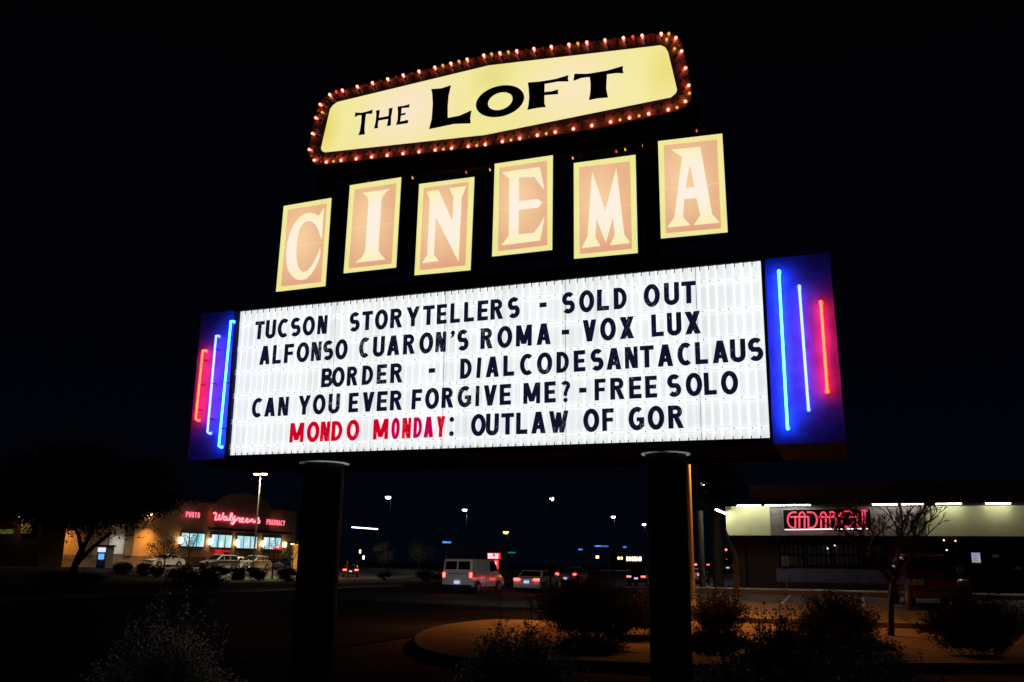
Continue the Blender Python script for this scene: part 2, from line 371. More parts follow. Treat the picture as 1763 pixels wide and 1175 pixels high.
# ---- glyphs of the changeable letters, drawn as bars and bands: width w, height h, stroke t
def band(pts, t, closed=False):
    n = len(pts); L = []; R = []
    for i in range(n):
        p = Vector(pts[i])
        a = Vector(pts[(i - 1) % n]) if (closed or i > 0) else None; b = Vector(pts[(i + 1) % n]) if (closed or i < n - 1) else None
        d0 = (p - a).normalized() if a is not None else None; d1 = (b - p).normalized() if b is not None else None
        d0 = d0 or d1; d1 = d1 or d0
        nn = Vector((-(d0.y + d1.y), d0.x + d1.x)); nn.normalize(); c = max(.5, nn.dot(Vector((-d0.y, d0.x))))
        L.append(p + nn * (t / 2 / c)); R.append(p - nn * (t / 2 / c))
    if closed: return ('ring', L, R)
    return ('poly', L + R[::-1])
def rect(x0, y0, x1, y1): return ('poly', [Vector(q) for q in ((x0,y0),(x1,y0),(x1,y1),(x0,y1))])
def diag(x0, y0, x1, y1, k): return ('poly', [Vector(q) for q in ((x0,y0),(x0+k,y0),(x1+k,y1),(x1,y1))])
def arc(cx, cy_, rx, ry, a0, a1, n=14): return [(cx + rx * math.cos(math.radians(a0 + (a1 - a0) * i / n)), cy_ + ry * math.sin(math.radians(a0 + (a1 - a0) * i / n))) for i in range(n + 1)]
def glyph(c, w, h, t):
    s = t / 2; m = w / 2; k = t * 1.08
    if c == 'I': return [rect(0, 0, w, h)]
    if c == 'L': return [rect(0, 0, t, h), rect(t, 0, w, t * .95)]
    if c == 'E': return [rect(0, 0, t, h), rect(t, 0, w, t * .92), rect(t, h - t * .92, w, h), rect(t, h / 2 - s * .85, w * .93, h / 2 + s * .85)]
    if c == 'F': return [rect(0, 0, t, h), rect(t, h - t * .92, w, h), rect(t, h / 2 - s * .9, w * .93, h / 2 + s * .8)]
    if c == 'T': return [rect(m - s, 0, m + s, h - t * .9), rect(0, h - t * .9, w, h)]
    if c == 'H': return [rect(0, 0, t, h), rect(w - t, 0, w, h), rect(t, h / 2 - s, w - t, h / 2 + s)]
    if c == 'O': return [band(arc(m, h / 2, m - s, h / 2 - s * .9, 0, 360 - 360 / 28, 27), t, True)]
    if c == 'U': return [band([(s, h)] + arc(m, m, m - s, m - s, 180, 360, 12) + [(w - s, h)], t)]
    if c == 'C': return [band(arc(w * .56, h / 2, w * .56 - s, h / 2 - s * .95, 52, 308, 24) if w > h * .52 else arc(w * .6, h / 2, w * .6 - s, h / 2 - s * .95, 58, 302, 24), t)]
    if c == 'G': return [band(arc(w * .54, h / 2, w * .54 - s, h / 2 - s * .95, 55, 325, 26), t), rect(w - t, h * .14, w, h * .38), rect(w * .52, h * .38, w, h * .38 + t * .8)]
    if c == 'S':
        ry = h * .265 - s * .2
        up = arc(m, h - ry - s * .7, m - s, ry - s * .3, 38, 235, 14); lo = arc(m, ry + s * .7, m - s, ry - s * .3, 55, -142, 14)
        return [band(up + lo, t)]
    if c == 'D': return [rect(0, 0, t, h), band([(t * .9, h - s * .92)] + arc(w * .38, h / 2, w * .62 - s, h / 2 - s * .92, 90, -90, 16) + [(t * .9, s * .92)], t * .92)]
    def bowl(y0, y1, ww): ry = (y1 - y0) / 2 - s * .9; return band([(t * .9, y1 - s * .9)] + arc(ww - ry - s, (y0 + y1) / 2, ry, ry, 90, -90, 12) + [(t * .9, y0 + s * .9)], t * .9)
    if c == 'P': return [rect(0, 0, t, h), bowl(h * .42, h, w)]
    if c == 'R': return [rect(0, 0, t, h), bowl(h * .44, h, w * .93), diag(w - k, 0, w * .36, h * .46, k)]
    if c == 'B': return [rect(0, 0, t, h), bowl(h * .5 - s * .45, h, w * .93), bowl(0, h * .5 + s * .45, w)]
    if c == 'A': return [diag(0, 0, m - k * .55, h, k * 1.0), diag(w - k, 0, m - k * .45, h, k), rect(w * .24, h * .2, w * .76, h * .2 + t * .8)]
    if c == 'V': return [diag(m - k * .5, 0, 0, h, k), diag(m - k * .5, 0, w - k, h, k)]
    if c == 'W': return [diag(w * .22, 0, 0, h, k * .9), diag(w * .22, 0, m - k * .45, h * .93, k * .9), diag(w * .78 - k * .9, 0, m - k * .45, h * .93, k * .9), diag(w * .78 - k * .9, 0, w - k * .9, h, k * .9)]
    if c == 'X': return [diag(0, 0, w - k * 1.1, h, k * 1.1), diag(w - k * 1.1, 0, 0, h, k * 1.1)]
    if c == 'Y': return [rect(m - s, 0, m + s, h * .46), diag(m - s, h * .4, 0, h, k), diag(m - s, h * .4, w - k, h, k)]
    if c == 'N': return [rect(0, 0, t * .85, h), rect(w - t * .85, 0, w, h), diag(w - t * 1.15, 0, 0, h, t * 1.15)]
    if c == 'M': return [rect(0, 0, t * .9, h), rect(w - t * .9, 0, w, h), diag(m - k * .5, h * .1, 0, h, k), diag(m - k * .5, h * .1, w - k, h, k)]
    if c == '-': return [rect(0, 0, w, h)]
    def dot(x, y, r, n=14): return ('poly', [Vector(q) for q in arc(x, y, r, r, 0, 360 - 360 / n, n - 1)])
    if c == ':': return [dot(m, h * .14, t * .55), dot(m, h * .82, t * .55)]
    if c == "'": return [dot(m, h * .9, t * .5), ('poly', [Vector(q) for q in ((m - t*.1, h * .88), (m + t*.5, h * .88), (m + t * .2, h * .72), (m - t * .5, h * .62))])]
    if c == '?': return [band(arc(m, h * .76, m - s, h * .24 - s, 155, -50, 12) + [(m, h * .42), (m, h * .28)], t * .9), dot(m, h * .09, t * .55)]
    return []
def glyph_mesh(c, w, h, t, thick=.004, yf=0.):
    mb = MB()
    for i, g in enumerate(glyph(c, w, h, t)):
        y = yf - .0005 * i
        if g[0] == 'poly': mb.prism([[(p.x, y, p.y) for p in g[1]]], (0, thick, 0))
        else: mb.prism([[(p.x, y, p.y) for p in g[2]], [(p.x, y, p.y) for p in g[1]]], (0, thick, 0))
    return mb

K = 4.4075
# rows: (zoom origin x, [(char, centre, width)...]) measured on the photograph
def P(x0, *l): return [(c, x0 + x / K, w / K) for c, x, w in l]
ROWS = [
 (((447,553.7),(447,584.4)), ((1185.7,484.7),(1185.7,522.6)),
  P(430, ('T',75,70),('U',160,76),('C',255,82),('S',350,76),('O',449,92),('N',552,72),('S',797,78),('T',893,80),('O',1000,98),('R',1114,92),('Y',1240,102),('T',1358,88),('E',1458,76),('L',1560,74),('L',1665,76)) +
  P(820, ('E',50,80),('R',157,97),('S',285,92),('-',507,53),('S',700,98),('O',838,115),('L',962,92),('D',1093,100),('O',1332,123),('U',1482,115),('T',1612,110))),
 (((456,596),(456,628)), ((1192.8,536.5),(1192.8,575.5)),
  P(430, ('A',116,78),('L',208,64),('F',298,70),('O',404,95),('N',506,76),('S',596,78),('O',697,93),('C',870,78),('U',980,88),('A',1090,95),('R',1210,90),('O',1340,105),('N',1450,80),("'",1540,36),('S',1618,86)) +
  P(820, ('R',80,94),('O',217,113),('M',362,120),('A',512,108),('-',677,57),('V',860,104),('O',1000,120),('X',1143,108),('L',1375,92),('U',1502,110),('X',1643,120))),
 (((563.8,634.5),(563.8,667)), ((1207.7,589),(1207.7,627.4)),
  P(540, ('B',103,86),('O',188,97),('R',295,82),('D',411,84),('E',518,75),('R',630,93),('-',898,48),('D',1157,88),('I',1254,30),('A',1358,100),('L',1481,82)) +
  P(800, ('C',470,100),('O',607,117),('D',745,96),('E',872,88),('S',1005,98)) +
  P(930, ('A',560,113),('N',692,98),('T',810,105),('A',950,118),('C',1097,110),('L',1224,96),('A',1367,120),('U',1500,118),('S',1635,115))),
 (((465,685),(465,717.4)), ((1222.7,641.7),(1222.7,680.3)),
  P(430, ('C',58,80),('A',155,80),('N',256,76),('Y',415,92),('O',528,95),('U',641,86),('E',788,72),('V',900,88),('E',1005,78),('R',1112,92),('F',1268,76),('O',1384,106),('R',1502,90),('G',1630,104),('I',1728,28)) +
  P(540, ('V',1340,100),('E',1455,86)) +
  P(800, ('M',510,127),('E',648,86),('?',765,76),('-',897,56),('F',1028,83),('R',1160,110),('E',1295,95),('E',1415,90),('S',1590,106)) +
  P(930, ('O',1167,126),('L',1290,95),('O',1437,132))),
 (((511,728.5),(511,761.8)), ((1163.7,698.3),(1163.7,738)),
  P(430, ('M',358,105),('O',482,95),('N',572,70),('D',663,84),('O',784,97),('M',995,113),('O',1107,63),('N',1191,66),('D',1276,66),('A',1358,72),('Y',1450,64),(':',1533,40)) +
  P(800, ('O',105,112),('U',211,98),('T',326,97),('L',434,86),('A',561,110),('W',714,148),('O',961,122),('F',1088,88),('G',1303,120),('O',1452,127),('R',1603,118))),
]
WORN = {(0,10),(1,0),(1,4),(1,7),(1,12),(1,15),(2,4),(3,5),(3,13),(3,29),(4,17),(4,20),(0,24)}
lr = random.Random(3)
for ri, ((lt, lb), (rt, rb), items) in enumerate(ROWS):
    for ci, (c, px, wpx) in enumerate(items):
        f = (px - lt[0]) / (rt[0] - lt[0]); yt = lerp(lt[1], rt[1], f); yb = lerp(lb[1], rb[1], f); ym = (yt + yb) / 2
        a, b = S(px - wpx / 2, ym, -.03), S(px + wpx / 2, ym, -.03); z0, z1 = S(px, yb, -.03).z, S(px, yt, -.03).z
        w = b.x - a.x; h = z1 - z0; t = min(h * .222, w * .40) if c not in "-I:'" else h * .222
        if c in 'OCGSU': h += .010; z0 -= .005
        if c == '-': z0 = (z0 + z1) / 2 - .028; h = .062
        if c == 'I': t = w
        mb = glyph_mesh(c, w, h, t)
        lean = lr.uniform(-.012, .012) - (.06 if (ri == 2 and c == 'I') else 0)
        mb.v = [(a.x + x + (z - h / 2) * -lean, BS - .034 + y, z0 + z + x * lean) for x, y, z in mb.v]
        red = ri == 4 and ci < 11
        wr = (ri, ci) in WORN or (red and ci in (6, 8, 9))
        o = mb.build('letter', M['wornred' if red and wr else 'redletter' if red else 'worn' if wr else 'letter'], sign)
        if red and ci == 0: pass

# ---- wings with neon tubes either side
M['nblue'] = glow('blue_neon', (.012,.10,1.0), 32)
M['nviolet'] = glow('white_blue_neon', (.07,.11,1.0), 9)
M['nred'] = glow('red_neon', (1.0,.020,.006), 22)
def wing(px):
    q = [S(*p) for p in px]; mb = MB()
    mb.hexa([(q[3].x,BS,q[3].z),(q[2].x,BS,q[2].z),(q[2].x,BS+CAB_D-.02,q[2].z),(q[3].x,BS+CAB_D-.02,q[3].z),(q[0].x,BS,q[0].z),(q[1].x,BS,q[1].z),(q[1].x,BS+CAB_D-.02,q[1].z),(q[0].x,BS+CAB_D-.02,q[0].z)])
    return mb.build('wing_panel', M['side'], sign)
wing([(347,541),(404,534.5),(386,789.5),(323,795)]); wing([(1318,446),(1428,435.5),(1457,762),(1332,765)])
MB().tube([S(1316, 452, -.02), S(1331, 763, -.02)], .018, 8).build('corner_trim', M['frame'], sign)
def neon(p0, p1, m):
    A = S(*p0, -.09); B = S(*p1, -.09); pts = [Vector((A.x, BS - .002, A.z)), A + Vector((0,.05,.008)), A, lerp(A, B, .5), B, B + Vector((0,.05,-.008)), Vector((B.x, BS - .002, B.z))]
    o = MB().tube(pts, .0155, 10).build('neon_tube', m, sign, smooth=True)
    for q in (A, B): MB().lathe([(.030,-.014),(.034,-.012),(.034,0),(.022,0)], (q.x, BS - .001, q.z), 14, 'y').build('tube_socket', M['cap'], o)
    for k in (.14, .5, .86):
        c = lerp(A, B, k); MB().box((c.x + .012, c.y - .006, c.z - .006), (c.x + .024, BS, c.z + .006)).build('tube_support', M['trim'], o)
neon((349.3,603.3),(336.9,722.4),M['nred']); neon((372.1,577.9),(357.1,745),M['nviolet']); neon((397.6,552.6),(376.7,768.8),M['nblue'])
neon((1340.6,465.3),(1355.7,736.1),M['nblue']); neon((1375.8,491.4),(1391.9,704),M['nviolet']); neon((1413,518.8),(1424.3,672.5),M['nred'])

# ---- steel between the marquee and the name sign
for (cx_, r_) in ((p1[0], p1[1] * .55), (p2[0], p2[1] * .55)):
    ztop = S(860, 180, .4).z
    MB().box((cx_ - .1, BS + .4, zt), (cx_ + .1, BS + .6, ztop)).build('upper_post', M['black'], sign)
for zz in (zt + .12, S(860, 420, .4).z + .3):
    MB().box((p1[0] - .6, BS + .33, zz), (p2[0] + .5, BS + .4, zz + .1)).build('cross_beam', M['black'], sign)

# ---- six letter boxes
def zpx(x0, y0, s, pts): return [(x0 + x / s, y0 + y / s) for x, y in pts]
s6 = 6.527; s5 = 6.0231
BOXES = [
 ('C', 470, 330, s6, [(122,165),(657,73),(588,1063),(35,1127)], [(168,205),(607,135),(543,1018),(90,1070)],
  [[(575,185),(515,275),(470,250),(410,240),(350,255),(290,300),(235,375),(190,475),(160,590),(148,700),(152,800),(170,880),(205,940),(255,985),(310,998),(370,985),(430,930),(480,850),(515,770),(535,690),(530,628),(510,690),(475,770),(430,845),(385,890),(345,907),(310,890),(280,840),(265,760),(262,650),(272,540),(290,450),(320,385),(360,345),(400,332),(440,340),(475,370),(510,430),(530,490),(548,545)]], 'leftmost and lowest above marquee'),
 ('I', 580, 300, s6, [(148,128),(723,37),(665,1050),(77,1115)], [(199,175),(670,103),(617,1008),(130,1063)],
  [[(288,212),(595,170),(550,205),(515,255),(502,290),(467,860),(500,910),(548,960),(205,998),(270,950),(310,890),(322,850),(357,290),(335,250)]], 'second of six above marquee'),
 ('N', 700, 300, s6, [(143,113),(762,33),(718,1080),(90,1137)], [(192,155),(698,90),(663,1027),(145,1083)],
  [[(226,198),(360,180),(515,530),(528,265),(483,160),(672,137),(620,265),(585,985),(328,480),(308,908),(362,978),(172,1003),(232,915),(262,290)]], 'third of six above marquee'),
 ('E', 840, 265, s6, [(78,115),(730,18),(722,1080),(48,1155)], [(130,157),(665,80),(670,1030),(113,1097)],
  [[(158,210),(585,150),(635,410),(520,260),(350,268),(347,535),(568,510),(607,550),(572,603),(347,633),(345,908),(517,890),(572,820),(637,708),(587,977),(152,1030),(235,920),(242,285)]], 'fourth of six above marquee'),
 ('M', 980, 265, s6, [(52,107),(745,13),(770,1115),(55,1180)], [(112,153),(684,85),(707,1070),(118,1130)],
  [[(258,200),(405,640),(530,160),(620,910),(687,1003),(460,1030),(513,910),(490,715),(412,1003),(307,730),(293,935),(350,1037),(137,1063),(205,935)]], 'fifth of six above marquee'),
 ('A', 1130, 230, s5, [(18,82),(683,3),(740,1025),(48,1090)], [(77,125),(630,63),(672,985),(98,1037)],
  [[(155,170),(457,140),(580,840),(658,925),(388,952),(457,850),(415,672),(288,682),(278,870),(352,953),(112,977),(187,870),(267,247)], [(347,320),(395,558),(303,568)]], 'rightmost and highest above marquee'),
]
for (ch, x0, y0, s_, outer, inner, loops, where) in BOXES:
    q = [S(*p) for p in zpx(x0, y0, s_, outer)]; qi = [S(*p) for p in zpx(x0, y0, s_, inner)]
    c = sum(q, Vector()) / 4; zlo = min(q[2].z, q[3].z)
    r = thing('letter_lightbox', 'lit orange lightbox with the pale letter %s, %s' % (ch, where), 'lightbox', (c.x, BS, zlo), 0, 'letter lightboxes spelling the cinema word')
    def ex(pt, k): return Vector((c.x + (pt.x - c.x) * k, pt.y, c.z + (pt.z - c.z) * k))
    o_ = Vector((c.x, BS, zlo))
    hc = c - o_; rx = (q[1].x - q[0].x); rz = (q[0].z - q[3].z)
    def loc(mb): return mb
    e_ = [p + Vector(((.018 if p.x > c.x else -.018), 0, (.018 if p.z > c.z else -.018))) for p in q]
    MB().prism([[Vector((p.x, BS + .004, p.z)) for p in e_]], (0, .26, 0)).build('box_shell', M['black'], r)
    mY = glow('lit_yellow_border', srgb(240,234,150), 1.0, var=.06, scale=1.3, blobs=(((hc.x, 0, hc.z), (rx * .62, 9, rz * .62), srgb(248,238,180)),))
    mO = glow('lit_orange_field', srgb(227,173,138), 1.0, c2=srgb(236,184,138), scale=1.6, blobs=(((hc.x - rx*.1, 0, hc.z + rz * .08), (rx * .6, 9, rz * .55), srgb(248,206,158)), ((hc.x + rx * .1, 0, hc.z - rz * .62), (rx * .8, 9, rz * .35), srgb(219,148,128))))
    mL = glow('lit_cream_letter', srgb(250,240,176), 1.0, blobs=(((hc.x, 0, hc.z), (rx * .95, 9, rz * .52), srgb(255,241,228)), ((hc.x, 0, hc.z), (rx * .7, 9, rz * .45), srgb(255,240,224))))
    bd = MB(); qs = q; qn = qi
    for i in range(4):
        j = (i + 1) % 4; a, b, d, e2 = qs[i], qs[j], qn[j], qn[i]
        bd.prism([[Vector((v.x, BS - .004, v.z)) for v in (a, b, d, e2)]], (0, .008, 0))
    bd.build('lit_border', mY, r)
    MB().prism([[Vector((p.x, BS - .001, p.z)) for p in qi]], (0, .005, 0)).build('lit_field', mO, r)
    L3 = [[S(*p) for p in zpx(x0, y0, s_, l)] for l in loops]
    MB().prism([[Vector((p.x, BS - .005, p.z)) for p in l] for l in L3], (0, .0036, 0)).build('letter', mL, r)
    # seam where two plastic sheets meet
    zm = lerp(qi[3].z, qi[0].z, .50); zn = lerp(qi[2].z, qi[1].z, .50); xl = lerp(qi[3].x, qi[0].x, .5); xr = lerp(qi[2].x, qi[1].x, .5)
    MB().prism([[Vector((xl, BS - .0022, zm - .002)), Vector((xr, BS - .0022, zn - .002)), Vector((xr, BS - .0022, zn + .002)), Vector((xl, BS - .0022, zm + .002))]], (0, .001, 0)).build('seam', mY, r)
    MB().box((c.x - rx * .3, BS + .27, c.z - .05), (c.x + rx * .3, BS + .34, c.z + .05)).build('bracket', M['black'], r)

# ---- name sign with its rim of bulbs
s7 = 5.509
inner = [(552.5,255.7),(568.2,188.2),(573.1,181.6),(580.8,176),(841,113.1),(1137.7,78.3),(1145.4,82),(1150.3,89.8),(1165.8,155),(1164.2,160.6),(1155.4,168.3),(835,233),(559.8,263),(554.5,260.5)]
outer = [(531,261),(541,208),(553.2,172.7),(573,159.5),(838,94),(1125,58.8),(1156,57.7),(1167,63),(1174,75.4),(1184,113),(1191.5,164),(1189,174),(1180,184),(1167.5,190.4),(1036,219.7),(838,251.5),(552,284.3),(545,283.5),(537,278.5),(532,270)]
RB = .11
PI_ = [S(*p, -.03) for p in inner]; PO = [S(*p, RB) for p in outer]
cN = sum(PI_, Vector()) / len(PI_)
zN = min(p.z for p in PO)
name = thing('name_sign', 'lit yellow bow-edged sign reading THE LOFT ringed with glowing red bulbs', 'sign', (cN.x, BS, zN))
yel = glow('lit_yellow_face', srgb(240,230,148), 1.0, c2=srgb(245,236,165), scale=.8,
           blobs=tuple(((S(x, y).x - cN.x, 0, S(x, y).z - zN), (rx_, 9, rz_), cc) for x, y, rx_, rz_, cc in
                       ((700,190,1.15,.95,srgb(251,230,200)), (985,150,1.1,.85,srgb(250,232,190)), (560,225,.38,.6,srgb(236,214,110)), (1150,120,.5,.6,srgb(238,222,128)), (850,130,.5,.5,srgb(233,222,140)))))
MB().prism([[(p.x, BS - .03, p.z) for p in PI_]], (0, .03, 0)).build('lit_face', yel, name)
# dark lip round the face
def offs(pts, k, dep): c0 = sum(pts, Vector()) / len(pts); return [Vector((p.x + (1 if p.x > c0.x else -1) * k * min(1, abs(p.x - c0.x) / 1.), dep, p.z + (1 if p.z > c0.z else -1) * k)) for p in pts]
# the bulb rim is a sloping band between face and outer edge, lofted by angle
def resample(pts, n, y):
    pts = [Vector((p.x, y, p.z)) for p in pts]; m = len(pts); L = [0]
    for i in range(m): L.append(L[-1] + (pts[(i + 1) % m] - pts[i]).length)
    outp = []
    for k in range(n):
        d = L[-1] * k / n; i = max(j for j in range(m) if L[j] <= d)
        outp.append(lerp(pts[i], pts[(i + 1) % m], (d - L[i]) / max(1e-9, L[i + 1] - L[i])))
    return outp
OUTR = resample(PO, 190, BS + RB)
def nearest_on(pts, q, y):
    best = None
    for i in range(len(pts)):
        a, b = pts[i], pts[(i + 1) % len(pts)]; a = Vector((a.x, y, a.z)); b = Vector((b.x, y, b.z)); d = b - a
        qq = Vector((q.x, y, q.z)); t = max(0, min(1, (qq - a).dot(d) / max(1e-9, d.length_squared))); p = a + d * t
        if best is None or (p - qq).length < (best - qq).length: best = p
    return best
INR = [nearest_on(PI_, q, BS - .035) for q in OUTR]
rimm = MB(); n = len(OUTR)
vs = INR + OUTR + [p + Vector((0, .03, 0)) for p in OUTR] + [p + Vector((0, .06, 0)) for p in INR]
fs = []
for i in range(n):
    j = (i + 1) % n; fs += [(i, j, n + j, n + i), (n + i, n + j, 2*n + j, 2*n + i), (2*n + i, 2*n + j, 3*n + j, 3*n + i)]
rimm.add(vs, fs); rimm.build('bulb_rim', M['rim'], name)
ROT = .72
def cabp(p, y, k=.93): return Vector((cN.x + (p.x - cN.x) * (1 - (1 - k) * .25), y, cN.z + (p.z - cN.z) * k))
MB().prism([[cabp(p, BS + RB + .035) for p in resample(PO, 60, 0)]], (0, ROT - .1, 0)).build('cabinet', M['black'], name)
# rear rim: same shape, turned to the other side
rb = MB(); y2 = BS + RB + ROT
vs = [Vector((p.x, y2 + .14, p.z)) for p in INR] + [Vector((p.x, y2, p.z)) for p in OUTR] + [Vector((p.x, y2 - .03, p.z)) for p in OUTR] + [Vector((p.x, y2 + .05, p.z)) for p in INR]
rb.add(vs, fs); rb.build('rear_bulb_rim', M['rim'], name)
M['black_paint'] = surf('black_letter_paint', (.006,.006,.006), .4)
def el(cx, cy_, a, b, sh, n=40): return [(cx + a * math.cos(2*math.pi*k/n), cy_ + b * math.sin(2*math.pi*k/n) + sh * math.cos(2*math.pi*k/n)) for k in range(n)]
NL = [
 (600,100,[[(65,520),(125,522),(185,508),(228,492),(226,530),(168,532),(160,580),(152,680),(157,725),(95,735),(110,690),(122,610),(125,545),(95,545),(60,562)]]),
 (600,100,[[(262,502),(298,495),(288,570),(381,552),(385,480),(420,475),(405,560),(402,640),(365,650),(378,580),(285,595),(278,640),(283,665),(243,672),(258,610),(265,540)]]),
 (600,100,[[(467,463),(530,455),(580,440),(577,470),(505,478),(500,530),(543,521),(540,540),(498,548),(490,605),(568,588),(563,620),(452,637),(466,590),(470,520)]]),
 (600,100,[[(785,297),(880,290),(973,260),(950,360),(942,460),(942,570),(1050,550),(1168,498),(1155,570),(1160,622),(1000,628),(765,677),(790,580),(800,440),(795,340)]]),
 (600,100,[el(1438,412,229,147,-38), el(1440,412,117,82,-24)]),
 (800,80,[[(600,345),(720,335),(860,312),(985,275),(980,305),(985,335),(890,335),(760,358),(757,435),(830,428),(888,410),(885,430),(888,455),(757,465),(757,540),(770,577),(680,587),(595,605),(607,550),(612,480),(607,400)]]),
 (800,80,[[(1042,262),(1170,262),(1350,232),(1503,188),(1500,225),(1508,257),(1440,255),(1350,267),(1343,400),(1360,487),(1260,495),(1180,512),(1192,440),(1195,360),(1187,292),(1110,300),(1032,330)]]),
]
for x0, y0, loops in NL:
    L3 = [[S(*p, -.03) for p in zpx(x0, y0, s7, l)] for l in loops]
    MB().prism([[Vector((p.x, BS - .034, p.z)) for p in l] for l in L3], (0, .0035, 0)).build('letter', M['black_paint'], name)
# bulbs
def bulb_lit(name_, core, rim_, sc_, se):
    m, nt, b = mat_new(name_); b.inputs['Base Color'].default_value = (*rim_, 1); b.inputs['Roughness'].default_value = .15
    lw = N(nt, 'ShaderNodeLayerWeight'); lw.inputs[0].default_value = .35
    r = N(nt, 'ShaderNodeValToRGB'); r.color_ramp.elements[0].position = .05; r.color_ramp.elements[1].position = .42
    r.color_ramp.elements[0].color = (*[x * sc_ for x in core], 1); r.color_ramp.elements[1].color = (*[x * se for x in rim_], 1)
    nt.links.new(lw.outputs['Facing'], r.inputs[0]); nt.links.new(r.outputs[0], b.inputs['Emission Color']); b.inputs['Emission Strength'].default_value = 1
    return m
M['b_lit'] = bulb_lit('glowing_red_bulb', (1,.42,.30), (1,.045,.02), 4.5, 3.)
M['b_red'] = bulb_lit('dim_red_bulb', (1,.10,.07), (.8,.02,.02), 1.0, .5)
M['b_amber'] = bulb_lit('amber_bulb_glow', (.9,.45,.10), (.6,.2,.03), 1.3, .4)  # light caught by unlit amber bulbs is put into this glow
def bglass(n_, c): return surf(n_, c, .2, .1, 3)
M['b_clear'] = bglass('clear_bulb', (.75,.62,.36)); M['b_orange'] = bglass('orange_bulb', (.55,.18,.03)); M['b_green'] = bglass('green_bulb', (.03,.16,.08)); M['b_yel'] = bglass('yellow_bulb', (.6,.42,.08))
def bulb_mesh(m):
    mb = MB().lathe([(.012,-.0),(.012,.014),(.019,.027),(.0235,.040),(.023,.052),(.016,.063),(.004,.067)], n=10)
    me = bpy.data.meshes.new('bulb'); me.from_pydata(mb.v, [], mb.f); me.materials.append(m)
    for p in me.polygons: p.use_smooth = True
    return me
bm_ = {k: bulb_mesh(M[k]) for k in ('b_lit','b_red','b_amber','b_clear','b_orange','b_green','b_yel')}
br = random.Random(11)
def put_bulb(p, nrm, k, sc_=1.):
    o = bpy.data.objects.new('bulb', bm_[k]); col.objects.link(o); o.parent = name
    o.location = p - ORG[name.name]; o.scale = (sc_, sc_, sc_); o.rotation_euler = nrm.to_track_quat('Z', 'Y').to_euler()
perim = resample(PO, 104, BS + RB)
for i, q in enumerate(perim):
    a = nearest_on(PI_, q, BS - .035); d = q - a; tan = perim[(i + 1) % 104] - perim[i - 1]; nrm = tan.cross(d).normalized()
    if nrm.y > 0: nrm = -nrm
    k = 'b_lit' if i % 2 == 0 else br.choice(['b_orange','b_clear','b_amber','b_amber','b_orange','b_yel','b_amber','b_green'] + (['b_red'] if br.random() < .3 else []))
    put_bulb(a + d * .72 + nrm * .002, nrm, k)
    q2 = lerp(q, perim[(i + 1) % 104], .5); a2 = nearest_on(PI_, q2, BS - .035); d2 = q2 - a2
    k = br.choice(['b_clear','b_clear','b_yel','b_clear','b_clear','b_orange','b_green'] + (['b_amber'] if br.random() < .3 else []))
    put_bulb(a2 + d2 * .33 + nrm * .002, nrm, k)
for i, q in enumerate(perim):        # lower edge of the rear rim
    if q.z > cN.z - .25: continue
    down = Vector((0, .75, -.65)).normalized()
    put_bulb(Vector((q.x, y2 + .03, q.z + .01)), down, 'b_red' if i % 9 == 4 else br.choice(['b_amber','b_orange','b_orange','b_yel','b_amber','b_green']), .7)

# ------------------------------------------------------------------ ground
def sheet(a_s, b_s, dz, zf=gz):
    mb = MB(); vs = [(a, b, zf(a, b) + dz) for b in b_s for a in a_s]; n = len(a_s)
    mb.add(vs, [(j*n + i, j*n + i + 1, (j+1)*n + i + 1, (j+1)*n + i) for j in range(len(b_s) - 1) for i in range(n - 1)]); return mb
BGRID = [-60 + 2 * i for i in range(131)]
def rng(a, b, st): n = max(1, int(round((b - a) / st))); return [a + (b - a) * i / n for i in range(n + 1)]
struct(sheet([-1500,-400] + rng(-110, -30, 2) + rng(-28, 60, 1.5) + [150,500,1500], [-200] + BGRID + [300,600,1200,2500], -.03), 'ground', M['dirt'])
struct(sheet(rng(-33.5, -10.6, 2), BGRID + [300,600], .0), 'road', M['asphalt'])
struct(sheet(rng(-74, -47, 1.5), rng(30, 150, 6), -.02 + .03), 'pharmacy_lot', M['lot'])
struct(sheet(rng(-9.6, 40, 1.2), rng(28.6, 41, 1.2), -.005), 'parking_lot', M['lot'])
struct(sheet(rng(-33, 60, 6), rng(-40, 8, 4), .004), 'driveway_apron', M['asphalt'])
# far pavement and kerb on the other side of the street
struct(MB().box((-36.2, 0, -.1), (-33.5, 90, .14)), 'far_pavement', M['concrete'])
for b0 in range(0, 204, 12): pass
# pavement in front of the shops
struct(MB().box((-7.8, 41, .5), (30, 44.35, .9)), 'shop_pavement', M['concrete'])
struct(MB().box((-7.8, 40.8, .5), (30, 41, .898)), 'shop_kerb', M['curb'])
bl = MB()
for k in range(9):
    a0 = -5.5 + k * 2.8; z0, z1 = gz(a0, 35.6), gz(a0, 40.6)
    bl.add([(a0, 35.6, z0 + .002), (a0 + .1, 35.6, z0 + .002), (a0 + .1, 40.6, z1 + .002), (a0, 40.6, z1 + .002)], [(0,1,2,3)])
struct(bl, 'bay_lines', surf('worn_white_line', (.4,.4,.38), .8, .5, 5))
dl = MB()
for a0 in (-18.2, -21.8, -25.4):
    for k in range(24):
        b0 = -8 + k * 8.; 
        if b0 < 88: dl.add([(a0, b0, .004), (a0 + .12, b0, .004), (a0 + .12, b0 + 3, .004), (a0, b0 + 3, .004)], [(0,1,2,3)])
struct(dl, 'lane_lines', surf('faded_lane_paint', (.22,.22,.2), .8, .6, 5))
